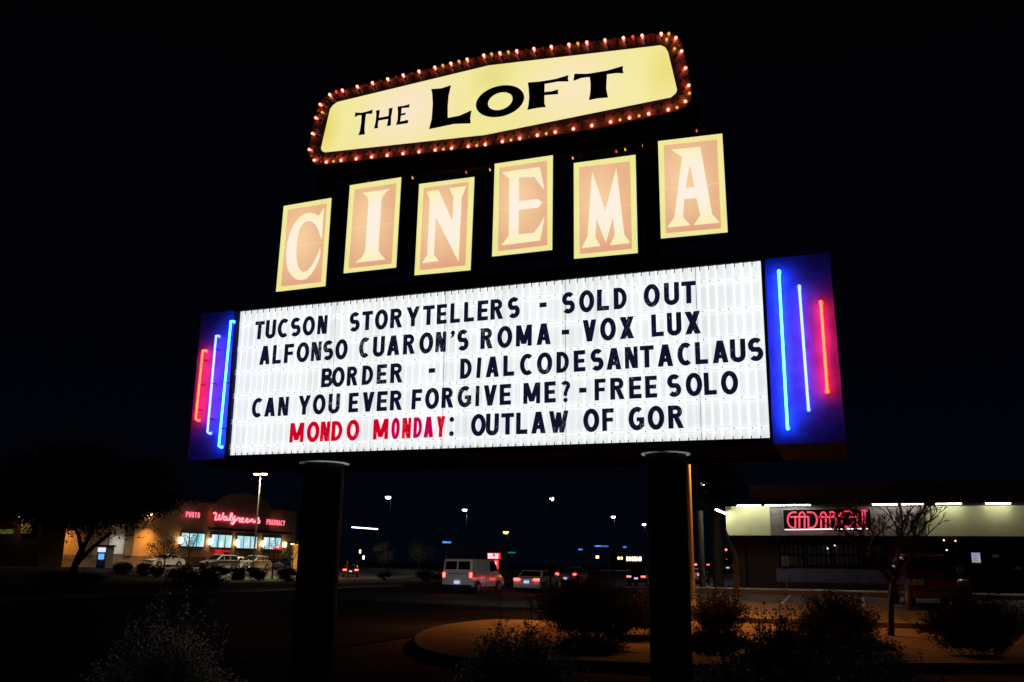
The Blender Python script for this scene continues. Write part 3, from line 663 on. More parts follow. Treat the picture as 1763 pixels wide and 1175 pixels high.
# the near corner pavement with its rounded nose
OUTK = [(940,1068.5),(922,1068),(888,1067),(854,1066.5),(820,1069),(796,1071.5),(770,1075),(745,1080.5),(728,1086),(718,1092),(713,1098),(713.5,1104),(718,1110),(728,1116),(744,1121.5),(762,1126),(796,1131),(880,1134),(1011,1137),(1118,1141.5),(1191,1143.5),(1400,1143),(1587,1141.5),(1763,1142.5),(2300,1150)]
INK = [(2300,1131),(1763,1127.7),(1580,1127),(1400,1128.5),(1191,1129),(1118,1127),(994,1118),(915,1113),(872,1106),(868,1094),(900,1080),(940,1073)]
ok = [HZ(x, y, .15) for x, y in OUTK]; ik = [HZ(x, y, .15) for x, y in INK]
def inset(pts, k):
    r = []
    for i, p in enumerate(pts):
        d = (pts[min(i + 1, len(pts) - 1)] - pts[max(i - 1, 0)]).normalized(); r.append(p + Vector((-d.y, d.x, 0)) * k)
    return r
kin = inset(ok, .16)
if (kin[10] - ik[6]).length > (ok[10] - ik[6]).length: kin = inset(ok, -.16)
kb = MB()
for i in range(len(ok) - 1):
    a, b, c, d = ok[i], ok[i + 1], kin[i + 1], kin[i]
    L = (b - a).length; seg = max(1, int(L / 3)) 
    for q in range(seg):
        g = .012 / max(L, .1); t0, t1 = q / seg + (g if q else 0), (q + 1) / seg
        A, B, C_, D_ = lerp(a, b, t0), lerp(a, b, t1), lerp(d, c, t1), lerp(d, c, t0)
        kb.hexa([(p.x, p.y, -.1) for p in (A, B, C_, D_)] + [(p.x, p.y, .15) for p in (A, B, C_, D_)])
struct(kb, 'near_kerb', M['curb'])
struct(MB().prism([[Vector((p.x, p.y, .146)) for p in kin + ik]], (0, 0, -.3)), 'near_pavement', M['concrete'])
struct(MB().box((-9.6, 28.45, -.05), (38, 28.6, .37)), 'lot_kerb', M['curb'])

# ------------------------------------------------------------------ vegetation
def leaves(rnd, n, rad, size, clumps=30, cz=0., spread=.28, flat=1.):
    mb = MB(); cs = []
    for _ in range(clumps):
        while True:
            p = Vector((rnd.uniform(-1,1), rnd.uniform(-1,1), rnd.uniform(-1,1)))
            if .25 < p.length < 1: break
        p = p * (.55 + .45 * rnd.random()) if p.length < .6 else p
        cs.append((Vector((p.x * rad[0], p.y * rad[1], p.z * rad[2])), rnd.uniform(.6, 1.3)))
    vs = []; fs = []
    for i in range(n):
        c, k = cs[i % clumps]; g = Vector((rnd.gauss(0,1), rnd.gauss(0,1), rnd.gauss(0,1))) * spread * k
        p = c + Vector((g.x * rad[0], g.y * rad[1], g.z * rad[2])); p.z += cz
        a = Vector((rnd.gauss(0,1), rnd.gauss(0,1), rnd.gauss(0,.8))).normalized(); b = a.cross(Vector((rnd.gauss(0,1), rnd.gauss(0,1), rnd.gauss(0,1)))).normalized()
        l = size * rnd.uniform(.6, 1.4); w = l * .38; m_ = len(vs)
        vs += [p - a * l * .5, p + b * w * .5, p + a * l * .5, p - b * w * .5]; fs.append((m_, m_ + 1, m_ + 2, m_ + 3))
    return mb.add(vs, fs)
def stems(rnd, k, rx, rz, r=.015, base=0.):
    mb = MB()
    for _ in range(k):
        t = rnd.uniform(0, 6.28); e_ = Vector((math.cos(t) * rx * rnd.uniform(.3, .9), math.sin(t) * rx * rnd.uniform(.3, .9), rz * rnd.uniform(.5, .95)))
        mb.tube([(0,0,base - .05), e_ * .45 + Vector((rnd.uniform(-.1,.1), rnd.uniform(-.1,.1), rz * .08)), e_], r, 5, r * .3)
    return mb
def shrub(seed, px, dist, w, h, label, n=2600, size=.05, mat='leafdark', group=None, clumps=34, zoff=0., depth=None, cat='shrub', spread=.24):
    rnd = random.Random(seed); g = at(px, dist); g.z += zoff
    r = thing('shrub', label, cat, g, 0, group, local=True)
    leaves(rnd, int(n * 2.6), (w / 2 * .86, (depth or w) / 2 * .86, h / 2 * .86), size * 1.15, clumps, h / 2, spread).build('foliage', M[mat], r)
    stems(rnd, 9, w * .42, h * .9, .012 + .006 * h).build('stem', M['bark'], r)
    return r
# foreground bushes
def spiky(seed, px, dist, w, h, label, mat='leafglossy', ns=950, nl=52, ls=1., group='leafy bushes in front of the sign', jit=1.):      # upright stems with glossy leaves, seen against the lit pavement
    rnd = random.Random(seed); g = at(px, dist); r = thing('shrub', label, 'shrub', g, 0, group, local=True)
    st = MB(); lf = MB(); vs = []; fs = []
    for k in range(ns):
        t = rnd.uniform(0, 6.28); q = rnd.random() ** .6
        e_ = Vector((math.cos(t) * w / 2 * q, math.sin(t) * w / 2 * q, h * (1 - .45 * q * q) * rnd.uniform(.72, 1.02) * (.88 + .14 * math.sin(3 * t + seed) + .08 * math.sin(7 * t + 2 * seed))))
        if k % 17 == 0: e_ = e_ * rnd.uniform(1.05, 1.22); b0 = Vector((e_.x * .25, e_.y * .25, 0)); m_ = Vector((e_.x * .8, e_.y * .8, e_.z * .55))
        st.tube([b0, m_, e_], .006, 4, .002)
        for j in range(nl):
            s_ = .25 + .75 * j / nl; p = lerp(lerp(b0, m_, s_), lerp(m_, e_, s_), s_) + Vector((rnd.gauss(0,.02), rnd.gauss(0,.02), rnd.gauss(0,.02))) * ls; d = Vector((rnd.gauss(0,1), rnd.gauss(0,1), rnd.gauss(.5,.6))).normalized(); x = d.cross(Vector((rnd.gauss(0,1), rnd.gauss(0,1), rnd.gauss(0,1)))).normalized()
            l = rnd.uniform(.026, .048) * ls; ww = l * .5; n_ = len(vs); vs += [p, p + d * l * .5 + x * ww * .5, p + d * l, p + d * l * .5 - x * ww * .5]; fs.append((n_, n_+1, n_+2, n_+3))
    lf.add(vs, fs); lf.build('foliage', M[mat], r); st.build('stem', M['bark'], r); return r
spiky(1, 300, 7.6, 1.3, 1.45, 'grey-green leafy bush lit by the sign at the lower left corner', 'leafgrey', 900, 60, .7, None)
spiky(2, 895, 8.6, 1.4, 1.36, 'dark glossy-leaved bush left of the right pole, hiding part of the kerb')
spiky(3, 1330, 9.0, 1.1, 1.42, 'dark upright bush just right of the right pole, its tips against the orange tarmac')
spiky(4, 1250, 8.2, 1.0, 1.12, 'low dark bush touching the foot of the right pole')
spiky(5, 1470, 8.4, 1.9, 1.3, 'wide dark bush at the bottom of the picture below the red vehicle')
# bushes in the planting beds
spiky(11, 1012, 21.5, 2.9, 1.85, 'large round dark bush between the two poles beside the parked street cars', 'leafbrown', 620, 44, 1.5, 'bushes in the beds by the street')
spiky(12, 1236, 23.5, 1.9, 1.35, 'open brown bush at the foot of the orange-lit lamp post', 'leafbrown', 260, 40, 1.5, 'bushes in the beds by the street')
spiky(13, 1432, 20.5, 2, 1.5, 'dense dark bush in front of the shop with the red neon name', 'leafdark', 520, 44, 1.4, 'bushes in the beds by the street')
spiky(14, 1668, 19.5, 2.5, 1.62, 'broad rounded bush in front of the dark red vehicle', 'leafbrown', 620, 44, 1.4, 'bushes in the beds by the street')
spiky(15, 1112, 24.5, 2.4, 1.25, 'low dark bush seen just left of the right pole', 'leafdark', 360, 40, 1.5, 'bushes in the beds by the street')
spiky(16, 1225, 19.2, 1.9, 0.72, 'low dark ground bush right behind the right pole', 'leafdark', 300, 34, 1.5, 'bushes in the beds by the street')
spiky(17, 1420, 18.9, 2.8, 0.8, 'low dark spreading bush along the near pavement', 'leafdark', 420, 36, 1.5, 'bushes in the beds by the street')
spiky(18, 1010, 18.6, 1.7, 0.6, 'low dark bush behind the near kerb, left of the right pole', 'leafdark', 260, 30, 1.5, 'bushes in the beds by the street')
# clipped bushes along the drugstore lot
G1 = 'clipped bushes along the drugstore parking lot'
for k, (px, d, w, h, lab) in enumerate([
    (212, 86, 1.6, 1.0, 'small clipped bush near the foot of the big dark tree'),
    (247, 86, 1.1, 1.0, 'round clipped bush below the front of the white parked car'),
    (271, 86, 1.1, 1.0, 'round clipped bush below the tail of the white parked car'),
    (318, 84, 2.6, 1.4, 'wide clipped bush between the white car and the silver one'),
    (372, 86, 2.6, 1.3, 'clipped bush below the silver parked sport utility'),
    (412, 86, 1.4, 1.2, 'narrow clipped bush left of the twin-headed lamp post'),
    (447, 86, 2.3, 1.2, 'clipped bush right of the twin-headed lamp post'),
    (495, 86, 2.4, 1.1, 'clipped bush just left of the left sign pole')]):
    shrub(30 + k, px, d, w, h, lab, 700, .2, 'leafdark', G1, 12)
shrub(41, 340, 60, 3.6, 1.2, 'dark sprawling bush on the far verge, nearer than the clipped ones', 1500, .14, 'leafdark', 'sprawling bushes on the far verge', 20)
shrub(42, 115, 62, 6.0, 1.0, 'long low dark bush on the far verge at the left', 2200, .14, 'leafdark', 'sprawling bushes on the far verge', 26, depth=2)
shrub(43, 663, 96, 1.6, .9, 'small round bush at the far roadside under the left of the three pale trees', 500, .15, 'leafdark', 'sprawling bushes on the far verge', 12)
shrub(44, 740, 84, 3.2, 1.1, 'dark bush left of the white van', 900, .15, 'leafdark', 'sprawling bushes on the far verge', 14)

def limb(mb, rnd, p, d, l, r, lev, tips, spread=.55, up=.12, kids=(2,3), thin=.62):
    pts = [p]; q = Vector(p); dd = Vector(d)
    for k in range(4):
        dd = (dd + Vector((rnd.gauss(0,.13), rnd.gauss(0,.13), rnd.gauss(0,.1) + up * .25))).normalized(); q = q + dd * l / 4; pts.append(q.copy())
    mb.tube(pts, r, 5 if lev < 3 else 6, r * thin, cap=False)
    if lev == 0: tips.append(q); return
    for c in range(rnd.randint(*kids)):
        nd = (dd + Vector((rnd.gauss(0, spread), rnd.gauss(0, spread), rnd.gauss(0, spread * .7) + up))).normalized()
        limb(mb, rnd, pts[rnd.choice((3, 4, 4))] if c else pts[4], nd, l * rnd.uniform(.62, .85), r * thin, lev - 1, tips, spread, up, kids, thin)
# the bare tree in front of the shops
M['darkbark'] = surf('dark_bark', (.045,.035,.028), .9, .4, 9, bump=1)
bt = thing('bare_tree', 'leafless forking tree standing before the shop with the red neon name', 'tree', at(1524, 24.5), 0, local=True)
rnd = random.Random(21)
tk = MB().tube([(0,0,-.1),(.03,0,.35),(.07,.02,.8),(.16,.05,1.35)], .085, 8, .06); tk.build('trunk', M['darkbark'], bt)
bm = MB(); tips = []
for d, l, r in (((-.75,.1,.72), 1.15, .05), ((-.3,-.2,.95), 1.0, .045), ((.25,.2,1.), 1.05, .05), ((.85,-.1,.72), 1.0, .045), ((.05,.3,1.), .9, .04)):
    limb(bm, rnd, Vector((.16,.05,1.3)), Vector(d).normalized(), l * .76, r, 5, tips, .42, .10, (2,3), .70)
bm.build('branch', M['darkbark'], bt)
# big dark tree at the far left
mt = thing('shade_tree', 'large dark spreading tree with a leaning forked trunk before the drugstore', 'tree', at(126, 78), 0, local=True)
rnd = random.Random(22); bm = MB()
bm.tube([(0,0,-.2),(.25,0,1.0),(.9,0,2.6)], .34, 8, .24); bm.tube([(.2,0,.9),(1.6,0,2.2),(3.6,0,3.6)], .22, 7, .12); bm.tube([(.7,0,2.2),(.2,0,3.4),(-1.2,0,4.8)], .2, 7, .1); bm.tube([(.9,0,2.5),(1.2,.5,4),(1.8,.8,6)], .2, 7, .1)
bm.build('trunk', M['bark'], mt)
lv = leaves(rnd, 60000, (8.2, 6, 3.3), .30, 90, 7.4, .16); 
lv.build('crown', M['leafdark'], mt)
def small_tree(seed, px, dist, h, w, label, mat='leafdark', th=.35, n=1600, size=.16, group='small trees around the far lots', lean=0.):
    rnd = random.Random(seed); r = thing('small_tree', label, 'tree', at(px, dist), 0, group, local=True)
    bm = MB(); bm.tube([(0,0,-.1),(lean*.5,0,h*th*.6),(lean,0,h*th*1.15)], .07 + .01*h, 7, .05)
    for k in range(6):
        t = k * 1.05; bm.tube([(lean,0,h*th), (lean + math.cos(t)*w*.2, math.sin(t)*w*.2, h*(th+.25)), (lean + math.cos(t)*w*.38, math.sin(t)*w*.38, h*(th+.45))], .04, 5, .015)
    bm.build('trunk', M['bark'], r)
    leaves(rnd, n, (w/2*.85, w/2*.85, h*(1-th)/2*.9), size, 22, h*(1+th)/2, .22).build('crown', M[mat], r); return r
small_tree(51, 283, 92, 3.6, 4.6, 'small bushy tree in front of the white parked car', n=1500)
small_tree(52, 470, 96, 4.2, 3.4, 'small thin tree before the rightmost lit drugstore window', n=700)
small_tree(53, 324, 99, 4.6, 2.2, 'slim young tree before the leftmost lit drugstore window', n=420)
small_tree(54, 661, 122, 4.2, 3.8, 'leftmost of three pale round trees across the road', 'leafpale', n=1500)
small_tree(55, 721, 122, 4.4, 4.2, 'middle of three pale round trees across the road', 'leafpale', n=1700)
small_tree(56, 795, 122, 4.6, 4.6, 'rightmost of three pale round trees, above the white van', 'leafpale', n=1700)
small_tree(57, 503, 104, 4.6, 2.6, 'thin tree beside the left sign pole at the drugstore corner', n=500)
# pale leaning trunk and other trunks left of the shops
pt = thing('palm_trunk', 'pale curved tree trunk beside the left end of the shops', 'tree trunk', at(1266, 40), 0, local=True)
MB().tube([(0,0,-.1),(.02,0,.8),(.01,0,1.4),(-.05,0,1.75),(-.22,0,2.15),(-.40,0,2.75)], .14, 10, .035).build('trunk', M['palebark'], pt)
dt = thing('tree_trunk', 'thick dark tree trunk between the street post and the pale curved trunk', 'tree trunk', at(1236, 46), 0, local=True)
MB().tube([(0,0,-.1),(.02,0,2),(.1,0,4.2)], .27, 12, .22).build('trunk', M['bark'], dt)
leaves(random.Random(8), 5000, (1.7, 1.7, 1.2), .16, 30, 5.0, .22).build('crown', M['leafdark'], dt)
up_ = thing('utility_pole', 'grey weathered post beside the street, right of the orange-lit lamp post', 'post', at(1208, 43), 0, local=True)
MB().lathe([(.16,-.2),(.13,3.6),(.0,3.62)], n=12).build('pole', M['bark'], up_)

# ------------------------------------------------------------------ lamps
def lampmat(name_, c, s): return glow(name_, c, s)
M['pale'] = surf('pale_lamp_post', (.62,.55,.45), .6, .1, 3); M['sodium'] = lampmat('sodium_lens', (1,.42,.06), 30); M['coolw'] = lampmat('white_lamp_lens', (1,.92,.95), 14); M['warmw'] = lampmat('warm_lamp_lens', (1,.75,.42), 14); M['amberl'] = lampmat('amber_lamp_lens', (1,.6,.05), 6)
def point(parent, loc, c, power, size=.15, spot=None, aim=None):
    l = bpy.data.lights.new('lamp_light', 'SPOT' if spot else 'POINT'); l.energy = power; l.color = c; l.shadow_soft_size = size
    if spot: l.spot_size = spot; l.spot_blend = 1.0
    o = bpy.data.objects.new('lamp_light', l); col.objects.link(o); o.parent = parent; o.location = loc
    if aim is not None: o.rotation_euler = Vector(aim).to_track_quat('-Z', 'Y').to_euler()
    return o
def street_lamp(px, dist, h, label, lens, heads=((-.5,0),), power=0, c=(1,.9,.8), r=.07, pole_mat='black', group='street lamps in the distance', size=(.42,.24), drop=1.3, spot=math.radians(150), aim=None):
    g = at(px, dist); t = thing('street_lamp', label, 'street lamp', g, 0, group, local=True)
    H = h - g.z
    MB().lathe([(r * 1.5,-.1),(r * 1.4,.3),(r,.5),(r * .62,H)], n=10).build('pole', M[pole_mat], t)
    for (dx, dy) in heads:
        arm = MB().tube([(0,0,H - .15), (dx * .5, dy * .5, H + .02), (dx, dy, H + .05)], .03, 6); arm.build('arm', M[pole_mat], t)
        a, b = size; hd = MB().lathe([(a * .5, .0), (a, .04), (a * .9, .12), (a * .3, .2)], (dx, dy, H - .0), 12); ho = hd.build('lamp_head', M['trim'], t)
        MB().lathe([(a * .2, -.5 * a * drop), (a * .6, -.42 * a * drop), (a * .85, -.16 * a * drop), (a * .9, .0)], (dx, dy, H - .004), 12).build('lens', M[lens], ho)
        if power: point(t, (dx, dy, H - .12 - .5 * a * drop), c, power, .12, spot, aim)
    return t
SOD = (1, .31, .055)
street_lamp(1191, 29.5, 6.9, 'near street lamp whose orange-lit post rises behind the right pole of the sign', 'sodium', ((.34, 0),), 4300, SOD, .082, group=None, pole_mat='pale', spot=math.radians(140), size=(.3,.2), drop=.3)
gR = grid(Vector((20.5, 21.5, 0))); gR.z = 0
def off_lamp():
    t = thing('street_lamp', 'sodium street lamp beyond the right edge lighting the near pavement', 'street lamp', gR, 0, local=True)
    MB().lathe([(.12,-.1),(.08,.5),(.05,8.5)], n=10).build('pole', M['pale'], t); MB().lathe([(.1,0),(.3,.04),(.26,.14),(.1,.2)], (0,0,8.5), 12).build('lamp_head', M['trim'], t); point(t, (0,0,8.4), SOD, 900, .12, math.radians(140))
off_lamp()
street_lamp(436, 104, 11.4, 'tall twin-headed lamp post in the drugstore parking lot', 'warmw', ((-.5,0),(.5,0)), 4500, (1,.78,.5), .1, group=None, pole_mat='steel', drop=.7)
street_lamp(668, 118, 10.0, 'distant lamp glowing low over the dark lots right of the left sign pole', 'coolw', ((-.4,0),), 600, (1,.9,.9), pole_mat='black')
street_lamp(802, 142, 9.9, 'distant lamp on a visible pole above the white van', 'coolw', ((-.4,0),), 1500, (1,.9,.9), pole_mat='pole')
street_lamp(874, 156, 7.1, 'small yellow street lamp left of the street name sign', 'amberl', ((-.4,0),), 300, (1,.6,.1), size=(.55,.3))
street_lamp(948, 36, 4.35, 'globe lamp midway between the two sign poles, the brightest point above the street', 'coolw', ((0,.12),), 1500, (1,.93,.90), .04, group=None, size=(.09,.07), drop=2.2, spot=math.radians(92), aim=(-.42,.92,-.06), pole_mat='black')
street_lamp(1059, 160, 10.1, 'far lamp to the left of the right sign pole, higher of the pair there', 'coolw', ((-.2,0),), 900, (.9,.9,1), size=(.42,.4))
street_lamp(1112, 188, 10.1, 'farthest lamp, almost touching the left edge of the right sign pole', 'coolw', ((-.2,0),), 900, (.9,.9,1))
street_lamp(1219, 93, 10.1, 'distant lamp between the right sign pole and the shops', 'coolw', ((-.1,0),), 1500, (1,.9,1), size=(.34,.3))

# ------------------------------------------------------------------ vehicles (local: x right, y forward)
CARS = {
 'sedan': dict(L=4.7, W=1.82, body=[(-2.35,.32),(-2.35,.62),(-2.28,.96),(-1.6,1.02),(.95,.96),(2.0,.80),(2.32,.62),(2.35,.3)], cab=[(-1.78,.99),(-1.15,1.42),(.05,1.46),(1.0,.95)], wy=(-1.42,1.42), wr=.33),
 'suv': dict(L=4.6, W=1.88, body=[(-2.3,.38),(-2.3,.7),(-2.24,1.08),(-1.6,1.1),(1.15,1.06),(2.1,.92),(2.28,.7),(2.3,.36)], cab=[(-2.22,1.07),(-1.98,1.66),(.15,1.72),(1.2,1.05)], wy=(-1.38,1.4), wr=.36),
 'van': dict(L=5.4, W=2.02, body=[(-2.7,.45),(-2.7,.8),(-2.7,1.22),(-1.6,1.22),(1.9,1.2),(2.45,1.02),(2.68,.75),(2.7,.42)], cab=[(-2.69,1.2),(-2.6,2.06),(1.05,2.08),(1.95,1.18)], wy=(-1.75,1.75), wr=.37),
 'wagon': dict(L=4.7, W=1.95, body=[(-2.35,.45),(-2.35,.8),(-2.33,1.18),(-1.6,1.18),(1.0,1.16),(2.15,1.06),(2.33,.8),(2.35,.42)], cab=[(-2.3,1.16),(-2.2,1.80),(.35,1.84),(.95,1.15)], wy=(-1.45,1.45), wr=.42),
}
M['tail'] = glow('lit_tail_lamp', (1,.05,.04), 9, (.3,0,0)); M['tailhi'] = glow('brake_lamp', (1,.055,.035), 14, (.3,0,0)); M['taild'] = surf('dark_tail_lamp', (.25,.01,.01), .2)
M['headd'] = surf('unlit_headlamp', (.12,.12,.12), .05, .1, 3, metal=.2); M['amb'] = glow('amber_marker', (1,.35,.04), 4, (.3,.1,0)); M['platel'] = glow('lit_plate', (.55,.62,1), .9, (.6,.6,.6)); M['plated'] = surf('number_plate', (.5,.5,.5), .5)
def car(kind, name_, label, cat, g, paint, rot=0, lit=None, group=None, plate=True, stripe=None, brake=False, winmat='glass'):
    S_ = CARS[kind]; W_ = S_['W'] / 2; t = thing(name_, label, cat, g, rot, group, local=True)
    mb = MB(); bd = S_['body']; n = len(bd)
    def row(x, k=1.): return [(x, y * k, z) for y, z in bd]
    # lower body: sides bulge a little below the belt line
    sec = [(-W_ * .93, .985), (-W_, .995), (W_, .995), (W_ * .93, .985)]
    vs = []
    for (x, k) in ((-W_ * .9, .97), (-W_, 1.), (W_, 1.), (W_ * .9, .97)): vs += [(x, y * k, z if abs(x) < W_ else min(z, z * .97)) for y, z in bd]
    fs = []
    for r_ in range(3):
        for i in range(n - 1): fs.append((r_*n + i, (r_+1)*n + i, (r_+1)*n + i + 1, r_*n + i + 1))
        fs.append((r_*n + n - 1, (r_+1)*n + n - 1, (r_+1)*n, r_*n))
    fs.append(tuple(range(n))); fs.append(tuple(3*n + i for i in reversed(range(n)))); mb.add(vs, fs)
    body = mb.build('body', M[paint], t, bevel=.05)
    c = S_['cab']; wb, wt = W_ * .95, W_ * (.9 if kind in ('van','wagon') else .78)
    zb_, zt_ = c[0][1], c[1][1]
    def cw(z): return wb + (wt - wb) * (z - zb_) / (zt_ - zb_)
    cab = MB(); v = []
    for s_ in (-1, 1): v += [(s_ * cw(z), y, z) for y, z in c]
    cab.add(v, [(0,1,2,3),(7,6,5,4),(0,4,5,1),(1,5,6,2),(2,6,7,3),(3,7,4,0)]); cab.build('cabin', M[paint], t, bevel=.05)
    # glass, each pane proud of the cabin
    def quad_on(a, b, c2, d, off): 
        nn = (b - a).cross(d - a).normalized()
        if nn.dot((a + c2) * .5 - Vector((0, 0, zb_ + .2))) < 0: nn = -nn
        return [p + nn * off for p in (a, b, c2, d)], nn
    def pane(a, b, c2, d, mat_=None):
        q, nn = quad_on(a, b, c2, d, -.01); MB().prism([q], nn * .022).build('window', M[mat_ or winmat], t)
    def L_(i, j, f): y0, z0 = c[i]; y1, z1 = c[j]; return (lerp(y0, y1, f), lerp(z0, z1, f))
    def endpane(i, j, x0f, x1f, f0, f1):
        (y0, z0), (y1, z1) = L_(i, j, f0), L_(i, j, f1)
        pane(Vector((x0f * cw(z0), y0, z0)), Vector((x1f * cw(z0), y0, z0)), Vector((x1f * cw(z1), y1, z1)), Vector((x0f * cw(z1), y1, z1)))
    if kind == 'van': endpane(0, 1, -.86, -.06, .28, .84); endpane(0, 1, .06, .86, .28, .84)
    else: endpane(0, 1, -.84, .84, .14, .86)
    endpane(3, 2, -.88, .88, .12, .88)
    ys = {'van': [(.95, .45, 1.35, 1.0)], 'sedan': [(-1.5,-1.05,-.35,-.35),(-.25,-.25,.72,.1)], 'suv': [(-2.02,-1.86,-.95,-.95),(-.85,-.85,-.05,-.05),(.05,.05,.85,.3)], 'wagon': [(-2.1,-2.05,-1.1,-1.1),(-1.0,-1.0,-.1,-.1),(0.,0.,.72,.38)]}[kind]
    z0, z1 = lerp(zb_, zt_, .16), lerp(zb_, zt_, .86)
    if kind == 'van': ys = [(.25, .25, 1.5, 1.05)]
    for s_ in (-1, 1):
        for (ya, yb_, yc, yd) in ys:
            pane(Vector((s_ * cw(z0), ya, z0)), Vector((s_ * cw(z0), yc, z0)), Vector((s_ * cw(z1), yd, z1)), Vector((s_ * cw(z1), yb_, z1)))
    for s_ in (-1, 1):
        for wy in S_['wy']:
            R_ = S_['wr']; x = s_ * (W_ - .09)
            w_ = MB().lathe([(R_ * .55,-.11),(R_ * .92,-.11),(R_,-.07),(R_,.07),(R_ * .92,.11),(R_ * .55,.11)], (x, wy, R_), 20, 'x').build('wheel', M['tyre'], t)
            MB().lathe([(.02, s_ * .12),(R_ * .5, s_ * .105),(R_ * .6, s_ * .112)], (x, wy, R_), 14, 'x').build('rim', M['hub'], w_)
            MB().lathe([(R_ * 1.16, s_ * -.04), (R_ * 1.16, s_ * .018)], (s_ * (W_ - .022), wy, R_ * 1.02), 20, 'x').build('wheel_arch', M['trim'], t)
    yb = bd[0][0]; zt2 = bd[2][1]
    tm = M['tailhi'] if brake else M['tail'] if lit else M['taild']
    for s_ in (-1, 1):
        if kind == 'van': lo, hi = (s_ * W_ * .95, yb - .02, .98), (s_ * W_ * .80, yb + .06, 1.26)
        elif kind in ('suv', 'wagon'): lo, hi = (s_ * W_ * .97, yb - .02, .95), (s_ * W_ * .70, yb + .10, 1.12)
        else: lo, hi = (s_ * W_ * .96, yb - .015, .78), (s_ * W_ * .52, yb + .12, .92)
        lo2 = tuple(min(a, b) for a, b in zip(lo, hi)); hi2 = tuple(max(a, b) for a, b in zip(lo, hi))
        MB().box(lo2, hi2).build('tail_light', tm, t, bevel=.012)
        yf = bd[-1][0]
        MB().box((min(s_*W_*.92, s_*W_*.55), yf - .2, .60 if kind == 'sedan' else .74), (max(s_*W_*.92, s_*W_*.55), yf + .01, .74 if kind == 'sedan' else .94)).build('headlight', M['headd'], t, bevel=.02)
        MB().box((min(s_*(W_+.02), s_*(W_+.17)), .75, zb_ + .04), (max(s_*(W_+.02), s_*(W_+.17)), .85, zb_ + .17)).build('mirror', M[paint], t, bevel=.02)
    MB().box((-W_ * .96, yb - .07, .36), (W_ * .96, yb + .12, .56)).build('rear_bumper', M['trim' if kind != 'sedan' else paint], t, bevel=.03)
    MB().box((-W_ * .96, bd[-1][0] - .12, .34), (W_ * .96, bd[-1][0] + .06, .56)).build('front_bumper', M['trim' if kind != 'sedan' else paint], t, bevel=.03)
    MB().box((-W_ * .5, bd[-1][0] - .02, .6), (W_ * .5, bd[-1][0] + .02, .78)).build('grille', M['trim'], t)
    if plate: MB().box((-.17, yb - .085 if kind != 'sedan' else yb - .03, .62), (.17, yb - .03 if kind != 'sedan' else yb + .02, .78)).build('number_plate', M['platel' if lit else 'plated'], t)
    return t
def road(px, dist): return at(px, dist)
GS = 'cars waiting on the street'
van = car('van', 'white_van', 'white windowless-sided work van with two rear windows and lit tail lights on the street', 'van', road(796, 57.5) + Vector((.2,1.5,0)), 'white', lit=True)
MB().box((1.015, 1.9, 1.0), (1.03, 2.0, 1.06)).build('side_marker', M['amb'], van)
for sx_ in (.3, .55): MB().box((1.012, -1.95 + sx_ * 2, .88 + .14 * sx_), (1.02, -1.88 + sx_ * 2, .92 + .14 * sx_)).build('glowing_side_reflector', M['tail'], van)  # reflectors glow themselves; the light they would throw back is put in
car('sedan', 'white_car', 'white sedan with wide red tail lights right behind the white van', 'car', road(918, 62) + Vector((0,1.,0)), 'white', lit=True, group=GS)
M['platel2'] = M['platel']
car('suv', 'silver_car', 'pale sport utility half hidden behind the round bush, beyond the white sedan', 'car', road(987, 82), 'silver', lit=True, group=GS)
car('sedan', 'dark_car', 'dark car with a bluish lit plate just left of the right sign pole', 'car', road(1104, 88), 'bluecar', lit=True, group=GS)
car('sedan', 'pale_car', 'bluish pale car with brake lights seen just right of the orange lamp post', 'car', road(1199, 96), 'silver', brake=True, lit=True, group=GS)
car('suv', 'braking_car', 'dark car with bright brake lights behind the grey street post', 'car', road(1213, 122), 'darkcar', brake=True, lit=True, group=GS)
car('suv', 'braking_car', 'nearer of the cars braking left of the pale curved trunk', 'car', road(1257, 112), 'darkcar', brake=True, lit=True, group=GS)
car('van', 'braking_van', 'van braking farther off behind the car left of the pale curved trunk', 'van', road(1257, 122) + Vector((0,4,0)), 'darkcar', brake=True, lit=True)
car('sedan', 'red_lit_car', 'dark car with glowing red tail lights immediately right of the left sign pole', 'car', at(604, 112), 'darkcar', rot=.53, brake=True, lit=True)
GP = 'cars parked before the drugstore'
car('sedan', 'parked_car', 'white parked car farthest left before the drugstore', 'car', at(282, 108), 'white', rot=math.radians(-8) + math.pi, group=GP)
car('suv', 'parked_car', 'silver sport utility parked under the red script sign', 'car', at(376, 103), 'silver', rot=math.pi - .15, group=GP)
car('sedan', 'parked_car', 'white car parked right behind the silver sport utility, by the lamp post', 'car', at(408, 107), 'white', rot=.2, group=GP)
car('suv', 'parked_car', 'pale sport utility parked right of the twin-headed lamp post', 'car', at(437, 109), 'silver', rot=math.pi, group=GP)
car('sedan', 'parked_car', 'dark blue car parked at the far right of the drugstore lot', 'car', at(497, 116), 'bluecar', rot=math.pi, group=GP)
rv = car('suv', 'red_car', 'dark red boxy vehicle with a roof rack behind the broad bush', 'vehicle', at(1592, 33), 'redcar', rot=math.radians(188))
rk = MB()
for s_ in (-.62, .62): rk.box((s_ - .02, -1.9, 1.77), (s_ + .02, .1, 1.80))
for y in (-1.8, -.9, 0): rk.box((-.62, y - .02, 1.73), (.62, y + .02, 1.77))
rk.build('roof_rack', M['steel'], rv)

